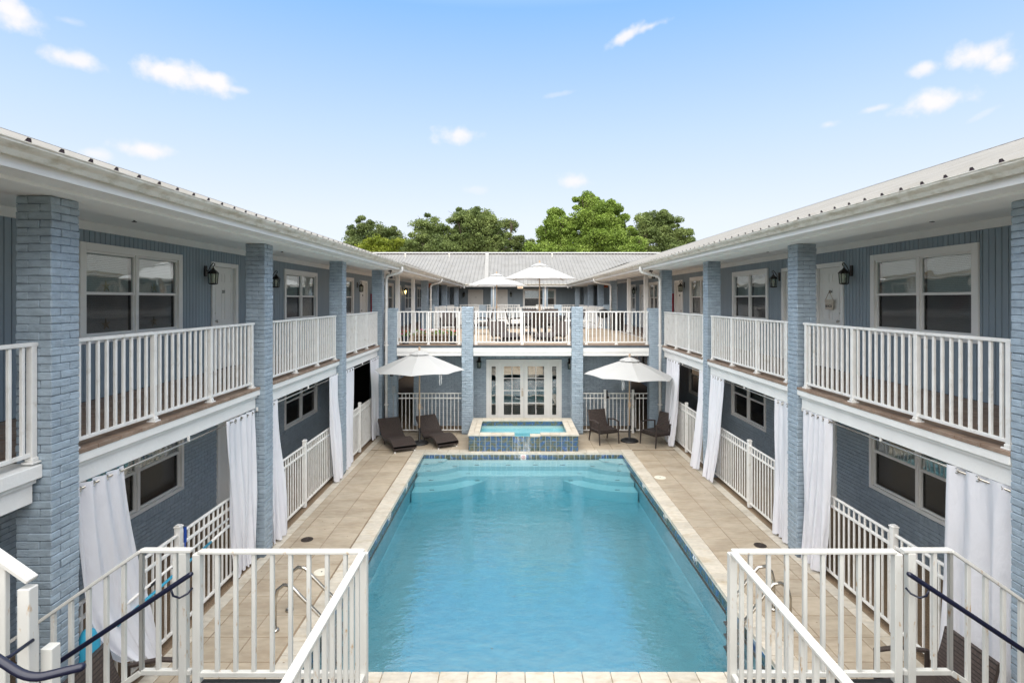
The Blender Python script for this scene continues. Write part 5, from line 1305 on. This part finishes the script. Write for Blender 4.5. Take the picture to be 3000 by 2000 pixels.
dup(L0, (-.02, 17.35, FL), R(20), 'grey brown lounger on the roof deck behind the middle railing, left one')
dup(L0, (1.00, 17.35, FL), R(-28), 'grey brown lounger on the roof deck behind the middle railing, right one')

def armchair(p, rz, label, tall=False, group='dark wicker armchairs'):
    """front towards -y"""
    t = thing('armchair', label, 'armchair', (0, 0, 0), group=group); w = .29
    MB().box(-w, w, -.27, .25, .36, .41, .012).box(-w+.02, w-.02, -.28, -.25, .30, .37, .008).build('seat', 'wicker', t)
    bk = MB(); zt = .98 if tall else .86; nb = 8; V = []
    for j in range(nb+1):
        v = j/nb; y = .22+.16*v+.02*math.sin(v*3); z = .38+(zt-.38)*v
        for x in (-w+.01, w-.01):
            for dy in (0, .035): bk.v.append((x, y+dy, z))
    for j in range(nb):
        a = j*4; bk.f += [(a, a+2, a+6, a+4), (a+1, a+5, a+7, a+3), (a, a+4, a+5, a+1), (a+2, a+3, a+7, a+6)]; bk.mi += [0]*4
    bk.f += [(0, 1, 3, 2), (nb*4, nb*4+2, nb*4+3, nb*4+1)]; bk.mi += [0, 0]
    bk.build('backrest', 'wicker', t)
    for s_ in (-1, 1):
        a = MB(); x = s_*(w+.02)
        a.bar((x, .24, .60), (x, -.05, .645), .05, .03, .008); a.bar((x, -.05, .645), (x, -.30, .62), .05, .03, .008); a.build('armrest', 'wicker', t)
        MB().tube([(x, -.28, .62), (x, -.28, .36), (x, -.31, .02)], [.024, .024, .018], 8).build('leg', 'wickerframe', t)
        MB().tube([(x*.96, .22, .62), (x*.96, .22, .36), (x*.96, .29, .02)], [.022, .024, .018], 8).build('leg', 'wickerframe', t)
        MB().lathe([(.018, .0), (.018, .02), (.01, .022)], (x, -.31, 0), 8).build('foot_cap', 'chrome', t)
    fr_ = MB(); fr_.box(-w, w, -.26, -.24, .31, .36).box(-w-.01, -w+.02, -.27, .25, .31, .36).box(w-.02, w+.01, -.27, .25, .31, .36).box(-w, w, .20, .24, .31, .36); fr_.build('seat_frame', 'wickerframe', t)
    t.matrix_basis = Matrix.Translation(p) @ Matrix.Rotation(rz, 4, 'Z'); WM[t] = t.matrix_basis.copy()
    return t
A0 = armchair((2.60, 15.52, 0), R(22), 'dark wicker armchair in front of the pool gate, left of the umbrella pole')
dup(A0, (4.02, 15.22, 0), R(-62), 'dark wicker armchair facing left, between the umbrella base and the right curtain')
dup(A0, (3.86, 5.05, 0), R(-88), 'dark wicker armchair seen from behind in the lower right corner')
dup(A0, (-3.36, 4.86, 0), R(96), 'dark wicker armchair under the draped curtain in the lower left corner')
dup(A0, (-2.56, 21.9, FL), R(8), 'wicker armchair facing the camera on the roof deck behind the flower pots')
T0 = armchair((1.0, 20.75, FL), R(180), 'tall backed dining chair with its back to the camera, behind the umbrella pole', True, 'tall dining chairs on the roof deck')
for x, y, r_, q in ((-1.15, 21.8, -90, 'alone facing left near the left pier'), (.15, 21.5, 90, 'at the left end of the dining table'), (2.45, 21.5, -90, 'at the right end of the dining table, behind the pier'), (.75, 22.4, 0, 'on the far side of the dining table, left'), (1.65, 22.4, 0, 'on the far side of the dining table, right')):
    dup(T0, (x, y, FL), R(r_), f'tall backed dining chair {q}')
t = thing('dining_table', 'dark dining table in the middle of the roof deck', 'table', (1.2, 21.5, FL))
MB().box(.35, 2.10, 21.0, 22.0, FL+.70, FL+.74, .008).build('table_top', 'wickerframe', t)
for x in (.45, 2.0):
    for y in (21.1, 21.9): MB().box(x-.03, x+.03, y-.03, y+.03, FL, FL+.70, .004).build('leg', 'wickerframe', t)
t = thing('side_table', 'low dark side table between the roof deck loungers', 'side table', (.55, 17.3, FL)); MB().box(.42, .72, 17.15, 17.5, FL+.30, FL+.34, .006).build('table_top', 'wickerframe', t)
for x in (.45, .69):
    for y in (17.18, 17.47): MB().tube([(x, y, FL+.30), (x, y, FL)], .012, 6).build('leg', 'wickerframe', t)
t = thing('bench', 'low white outdoor bench behind the far roof deck railing', 'bench', (0, 24.9, FL)); MB().box(-1.9, 3.6, 25.25, 25.5, FL+.33, FL+.40, .01).build('seat', 'cushion', t); 
for x in (-1.8, -.4, .9, 2.2, 3.5): MB().box(x-.04, x+.04, 25.28, 25.48, FL, FL+.33, .005).build('leg', 'cushion', t)
t = thing('kettle_grill', 'black kettle grill on three wooden legs at the right of the roof deck', 'grill', (4.15, 24.6, FL)); c = (4.12, 24.6, FL)
MB().lathe([(.03, .52), (.20, .56), (.27, .66), (.28, .72)], c, 20).build('bowl', 'black', t, smooth=True); MB().lathe([(.285, .72), (.27, .80), (.18, .90), (.04, .94)], c, 20).build('lid', 'black', t, smooth=True)
MB().tube([(c[0]-.06, c[1], FL+.95), (c[0]-.05, c[1], FL+.985), (c[0]+.05, c[1], FL+.985), (c[0]+.06, c[1], FL+.95)], .01, 6).build('handle', 'wood', t)
for a in (.5, 2.6, 4.7): MB().tube([(c[0]+.15*math.cos(a), c[1]+.15*math.sin(a), FL+.58), (c[0]+.30*math.cos(a), c[1]+.30*math.sin(a), FL)], .014, 6).build('leg', 'wood', t)
t = thing('storage_box', 'dark woven storage cabinet beside the kettle grill', 'storage box', (4.72, 24.3, FL)); MB().box(4.45, 4.95, 24.1, 24.6, FL, FL+.74, .01).build('cabinet_body', 'wicker', t); MB().box(4.43, 4.97, 24.08, 24.62, FL+.74, FL+.78, .008).build('cabinet_top', 'wickerframe', t)
t = thing('planter', 'low rustic log planter with flowers behind the left railing', 'planter', (-2.5, 17.1, FL))
lg = MB(); rr = random.Random(8)
for j in range(3):
    for k in range(5): x = -3.05+k*.24; lg.tube([(x+rr.uniform(-.02, .02), 16.92+rr.uniform(-.02, .02), FL+.05+j*.10), (x+.22, 16.92+rr.uniform(-.02, .02), FL+.05+j*.10+rr.uniform(-.01, .01))], rr.uniform(.045, .055), 7)
lg.box(-3.05, -1.85, 16.95, 17.3, FL, FL+.28); lg.build('log_wall', 'log', t)
def flowers(t, x0, x1, y0, y1, z, n, seed, parts=('petal_pink', 'petal_coral')):
    rr = random.Random(seed)
    for mname, cnt, nm in [('leafgreen', n*3, 'foliage')]+[(p, n, 'blossoms') for p in parts]:
        m = MB()
        for k in range(cnt):
            x, y = rr.uniform(x0, x1), rr.uniform(y0, y1); zz = z+rr.uniform(0, .13)+(.04 if nm == 'blossoms' else 0); s_ = .028 if nm == 'blossoms' else .045
            a = Vector((rr.uniform(-1, 1), rr.uniform(-1, 1), rr.uniform(-.3, 1))).normalized(); b = a.orthogonal().normalized(); c_ = a.cross(b); p = Vector((x, y, zz))
            m.add([p-b*s_, p-c_*s_*.7, p+b*s_, p+c_*s_*.7], [(0, 1, 2, 3)], orient=False)
        m.build(nm, mname, t, kind='stuff')
flowers(t, -3.05, -1.85, 16.9, 17.25, FL+.28, 30, 1)
MB().box(-2.85, -2.35, 17.4, 17.9, FL+.36, FL+.40, .01).build('white_tray', 'cushion', t)
for x, q in ((-3.28, 'at the left end of the railing'), (-1.83, 'beside the short pier')):
    t = thing('flower_pot', f'dark plastic flower pot with coral and purple blooms {q}', 'flower pot', (x, 16.85, FL), group='dark flower pots on the roof deck'); MB().lathe([(.10, 0), (.125, .20), (.14, .21), (.14, .25), (.12, .25), (.11, .21)], (x, 16.85, FL), 16).build('pot', 'pot', t, smooth=False)
    flowers(t, x-.13, x+.13, 16.74, 16.96, FL+.25, 14, int(x*10))
t = thing('patio_chair', 'metal patio chair edge at the far left end of the roof deck railing', 'chair', (-3.7, 17.0, FL)); MB().tube([(-3.55, 16.9, FL), (-3.62, 16.95, FL+.45), (-3.66, 17.0, FL+.72), (-3.60, 17.0, FL+.76)], .014, 8).build('frame', 'bronze', t); MB().lathe([(.16, .46), (.17, .48), (.01, .49)], (-3.72, 17.05, FL), 16).build('seat', 'bronze', t)

# ------------------------------------------------------------------ pool ladders and cleaning gear
def ladder(xb, xw, y0, y1, s, label):
    """xb: plate, xw: pool wall face; s: +1 pool lies towards +x"""
    t = thing('pool_ladder', label, 'pool ladder', (xb, (y0+y1)/2, 0), group='stainless pool ladders')
    for y in (y0, y1):
        ctrl = [(xb, y, .01), (xb, y, .38), (xb+s*.03, y, .50), (xb+s*.11, y, .565), (xb+s*.20, y, .55), (xb+s*.30, y, .44), (xw-s*.02, y, .19), (xw+s*.07, y, .08), (xw+s*.10, y, -.05), (xw+s*.10, y, -.60)]
        MB().tube(ctrl, .022, 10).build('rail', 'chrome', t, smooth=True)
        MB().lathe([(.055, .0), (.05, .018), (.03, .03), (.024, .03)], (xb, y, .004), 14).build('base_plate', 'chrome', t, smooth=True)
    for k in range(3): MB().box(xw+s*.06, xw+s*.16, y0, y1, -.17-.16*k, -.145-.16*k, .004).build('step', 'black', t)
ladder(-2.90, PX0, 6.68, 7.12, 1, 'stainless pool ladder at the left edge of the pool, seen through the stair railing')
ladder(3.42, PX1, 6.72, 7.14, -1, 'stainless pool ladder at the right edge of the pool, seen through the stair railing')
t = thing('pool_pole', 'white telescopic pool pole resting along the left fence', 'pool pole', (-3.95, 6.6, 1.0)); MB().tube([(-3.95, 5.55, .93), (-3.95, 7.60, 1.00)], .015, 8).build('pole', 'whitemetal', t, smooth=True); MB().tube([(-3.95, 5.95, .93), (-3.95, 6.12, .94)], .024, 8).tube([(-3.95, 6.35, .945), (-3.95, 6.45, .95)], .024, 8).build('clamp', 'black', t)
t = thing('pool_pole', 'cyan pool net pole with a white end resting along the left fence', 'pool pole', (-3.94, 6.6, .85)); MB().tube([(-3.94, 5.45, .80), (-3.94, 7.15, .88)], .016, 8).build('pole', 'cyan', t, smooth=True); MB().tube([(-3.94, 7.15, .88), (-3.94, 7.60, .905)], .019, 8).build('tip', 'whitemetal', t, smooth=True)
t = thing('pole_handle', 'short blue handle hooked on the left fence top rail', 'pole handle', (-3.93, 6.55, 1.3)); MB().tube([(-3.95, 6.60, 1.12), (-3.94, 6.58, 1.02)], .010, 8).tube([(-3.95, 6.60, 1.30), (-3.95, 6.60, 1.12)], .018, 8).build('handle', 'bluehandle', t)
t = thing('pool_float', 'rolled cyan pool float behind the draped left curtain', 'pool float', (-3.72, 4.95, 0))
m = MB(); m.lathe([(.07, .06), (.10, .12), (.10, .5), (.09, .92), (.05, 1.02), (.02, 1.04)], (-3.88, 5.0, 0), 14); m.build('float_body', 'cyan', t, smooth=True)

# ------------------------------------------------------------------ trees behind
def tree(x, y, h, lobes, m, label, n=15000, leaf=.135, seed=0, trunk=.35):
    """lobes: (dx, z, rx, rz) crown masses relative to the foot"""
    t = thing('tree', label, 'tree', (x, y, 0), group='trees behind the far roof'); rs = np.random.RandomState(seed); rr = random.Random(seed)
    tk = MB(); tk.tube([(x, y, -.2), (x+.1, y, h*.2), (x-.1, y+.1, h*.42)], [trunk, trunk*.8, trunk*.6], 10)
    for (dx, z, rx, rz) in lobes:
        p0 = Vector((x, y, h*rr.uniform(.22, .42))); p2 = Vector((x+dx, y+rr.uniform(-1, 1), z)); p1 = (p0+p2)/2+Vector((rr.uniform(-.5, .5), 0, rr.uniform(-.3, .6)))
        tk.tube([p0, p1, p2], [trunk*.45, trunk*.28, trunk*.10], 7)
        for q in range(5):
            e = p2+Vector((rr.uniform(-1, 1)*rx, rr.uniform(-1, 1)*rx*.8, rr.uniform(-.4, 1)*rz)); tk.tube([p1.lerp(p2, rr.uniform(.3, 1)), (p2+e)/2+Vector((0, 0, .2)), e], [trunk*.12, trunk*.08, trunk*.03], 5)
    tk.build('trunk', 'bark', t)
    # clumps of leaves on the surface of sub lobes
    cl = []
    tot = sum(rx*rz for _, _, rx, rz in lobes)
    for (dx, z, rx, rz) in lobes:
        k = max(12, int(170*rx*rz/tot))
        for _ in range(k):
            d = rs.normal(size=3); d /= np.linalg.norm(d); r = rs.uniform(.25, 1.08)
            c = np.array([x+dx, y, z])+d*np.array([rx, rx*.85, rz])*r; cl.append((c, rs.uniform(.45, .95)*min(1.15, .40+.30*rx)))
    for (dx, z, rx, rz) in lobes:      # loose sprays outside the masses
        for _ in range(max(4, int(46*rx*rz/tot))):
            d = rs.normal(size=3); d /= np.linalg.norm(d); d[2] = abs(d[2])*.9
            cl.append((np.array([x+dx, y, z])+d*np.array([rx, rx*.85, rz])*rs.uniform(1.05, 1.32), rs.uniform(.22, .42)))
    per = max(8, n//len(cl)); C = []
    for c, r in cl:
        d = rs.normal(size=(per, 3)); d /= np.linalg.norm(d, axis=1)[:, None]; q = rs.uniform(.10, 1.35, (per, 1))**.6
        C.append(c+d*q*np.array([r*1.15, r, r*.75]))
    C = np.concatenate(C); K = len(C)
    a = rs.normal(size=(K, 3)); a[:, 2] += .5; a /= np.linalg.norm(a, axis=1)[:, None]; b = np.cross(a, rs.normal(size=(K, 3))); b /= np.linalg.norm(b, axis=1)[:, None]; c2 = np.cross(a, b)
    s_ = rs.uniform(.5, 1.15, (K, 1))*leaf
    V = np.stack([C-b*s_, C-c2*s_*.55, C+b*s_, C+c2*s_*.55], 1).reshape(-1, 3).astype(np.float32)
    me = bpy.data.meshes.new('crown'); me.vertices.add(K*4); me.vertices.foreach_set('co', V.ravel()); me.loops.add(K*4); me.loops.foreach_set('vertex_index', np.arange(K*4, dtype=np.int32))
    me.polygons.add(K); me.polygons.foreach_set('loop_start', np.arange(0, K*4, 4, dtype=np.int32)); me.polygons.foreach_set('loop_total', np.full(K, 4, dtype=np.int32)); me.materials.append(M[m]); me.update(calc_edges=True)
    link('crown', me, t)
TY = 64; sc_ = TY/1600
def W(px, py): return ((px-1500)*sc_, 4.05+(877-py)*sc_)
def lobes(fx, L): return [((px-fx)*sc_, W(px, py)[1], rx*sc_, rz*sc_) for px, py, rx, rz in L]
def tr(fx, yo, L, m, label, n, seed, hh=9):
    n = int(n*2.8)
    s = (TY+yo)/TY
    tree((fx-1500)*sc_*s, TY+yo, hh, [(a*s, 4.05+(b-4.05)*s, c*s, d*s) for a, b, c, d in lobes(fx, L)], m, label, n=n, seed=seed)
tr(1085, 3, [(1065, 665, 24, 26), (1032, 690, 24, 24), (1090, 690, 40, 30), (1140, 690, 26, 22), (1060, 730, 60, 30), (1165, 715, 30, 25), (1120, 745, 60, 30), (1190, 745, 50, 34), (1150, 735, 60, 34)], 'leaf_dark', 'dark oak tree at the far left, with a small knob of leaves on top', 17000, 1)
tr(1110, -4, [(1108, 725, 34, 26), (1080, 745, 30, 26), (1130, 748, 34, 24), (1165, 712, 14, 12)], 'leaf_yellow', 'yellow green bush like tree in front of the dark oak at left', 7000, 2)
tr(1300, 0, [(1245, 670, 38, 36), (1225, 720, 44, 36), (1275, 700, 46, 40), (1300, 740, 60, 34), (1210, 755, 44, 28), (1180, 760, 40, 34), (1260, 740, 70, 40), (1192, 728, 30, 26)], 'leaf_oak', 'broad round green oak left of centre', 20000, 3)
tr(1400, 2, [(1345, 650, 34, 32), (1395, 645, 44, 34), (1425, 660, 34, 34), (1385, 700, 70, 44), (1440, 715, 46, 36), (1370, 745, 80, 30), (1455, 750, 44, 24)], 'leaf_oak', 'tallest dark green oak left of the gap in the trees', 26000, 4)
tr(1490, 4, [(1478, 660, 20, 12), (1500, 662, 12, 14), (1470, 690, 18, 12), (1495, 710, 24, 16), (1525, 700, 10, 8), (1520, 725, 22, 12), (1480, 745, 18, 12), (1548, 722, 20, 16), (1535, 752, 30, 14), (1560, 745, 20, 12)], 'leaf_dark', 'sparse see through tree branches in the gap between the big trees', 5200, 5)
tr(1620, 1, [(1625, 625, 16, 10), (1612, 655, 16, 16), (1640, 660, 36, 20), (1600, 690, 26, 24), (1650, 700, 50, 34), (1590, 735, 40, 28), (1640, 745, 70, 28), (1670, 670, 22, 30)], 'leaf_bright', 'light green tree with a wispy left edge right of the gap', 18000, 6)
tr(1745, 0, [(1715, 590, 26, 18), (1735, 615, 44, 28), (1790, 615, 26, 28), (1760, 645, 60, 40), (1720, 660, 40, 44), (1810, 650, 28, 34), (1760, 700, 86, 44), (1740, 745, 95, 32), (1825, 720, 36, 40)], 'leaf_bright', 'tallest bright green tree rising right of centre', 34000, 7)
tr(1930, 2, [(1900, 655, 34, 26), (1935, 640, 28, 20), (1965, 650, 22, 20), (1880, 690, 40, 34), (1940, 690, 50, 36), (1990, 690, 28, 26), (2010, 720, 24, 24), (1930, 740, 80, 36), (1870, 740, 40, 30)], 'leaf_oak', 'mid green tree at the right, above the right wing roof', 26000, 8)
tr(1850, -3, [(1850, 740, 30, 24), (1870, 712, 16, 16)], 'leaf_bright', 'small bright green treetop before the right hand tree', 3500, 9)
t = thing('utility_pole', 'small grey pole top with crossarm showing over the far roof', 'utility pole', (2.1, 58, 0)); MB().tube([(2.15, 58, 0), (2.15, 58, 9.0)], .14, 8).build('pole', 'conduit', t); MB().bar((.9, 58, 8.7), (2.6, 58, 8.85), .08, .10).build('crossarm', 'conduit', t)

# leaves and specks floating on the pool
m = MB(); rr = random.Random(12)
for k in range(46):
    x, y = rr.uniform(PX0+.3, PX1-.3), rr.uniform(6.3, 14.0); s_ = rr.uniform(.008, .022); a = rr.uniform(0, 6.28)
    m.add([(x+s_*math.cos(a), y+s_*math.sin(a), -.1225), (x-s_*.5*math.sin(a), y+s_*.5*math.cos(a), -.1225), (x-s_*math.cos(a), y-s_*math.sin(a), -.1225), (x+s_*.5*math.sin(a), y-s_*.5*math.cos(a), -.1225)], [(0, 1, 2, 3)], orient=False)
m.build('floating_leaves', 'log', None, kind='stuff')
m = MB()
for k in range(70):
    sd_ = rr.choice((0, 1)); x = rr.uniform(-3.75, -2.4) if sd_ else rr.uniform(3.0, 4.35); y = rr.uniform(5.8, 16); s_ = rr.uniform(.006, .018); a = rr.uniform(0, 6.28)
    m.add([(x+s_*math.cos(a), y+s_*math.sin(a), .008), (x-s_*.5*math.sin(a), y+s_*.5*math.cos(a), .008), (x-s_*math.cos(a), y-s_*math.sin(a), .008), (x+s_*.5*math.sin(a), y-s_*.5*math.cos(a), .008)], [(0, 1, 2, 3)], orient=False)
m.build('fallen_leaves', 'log', None, kind='stuff')
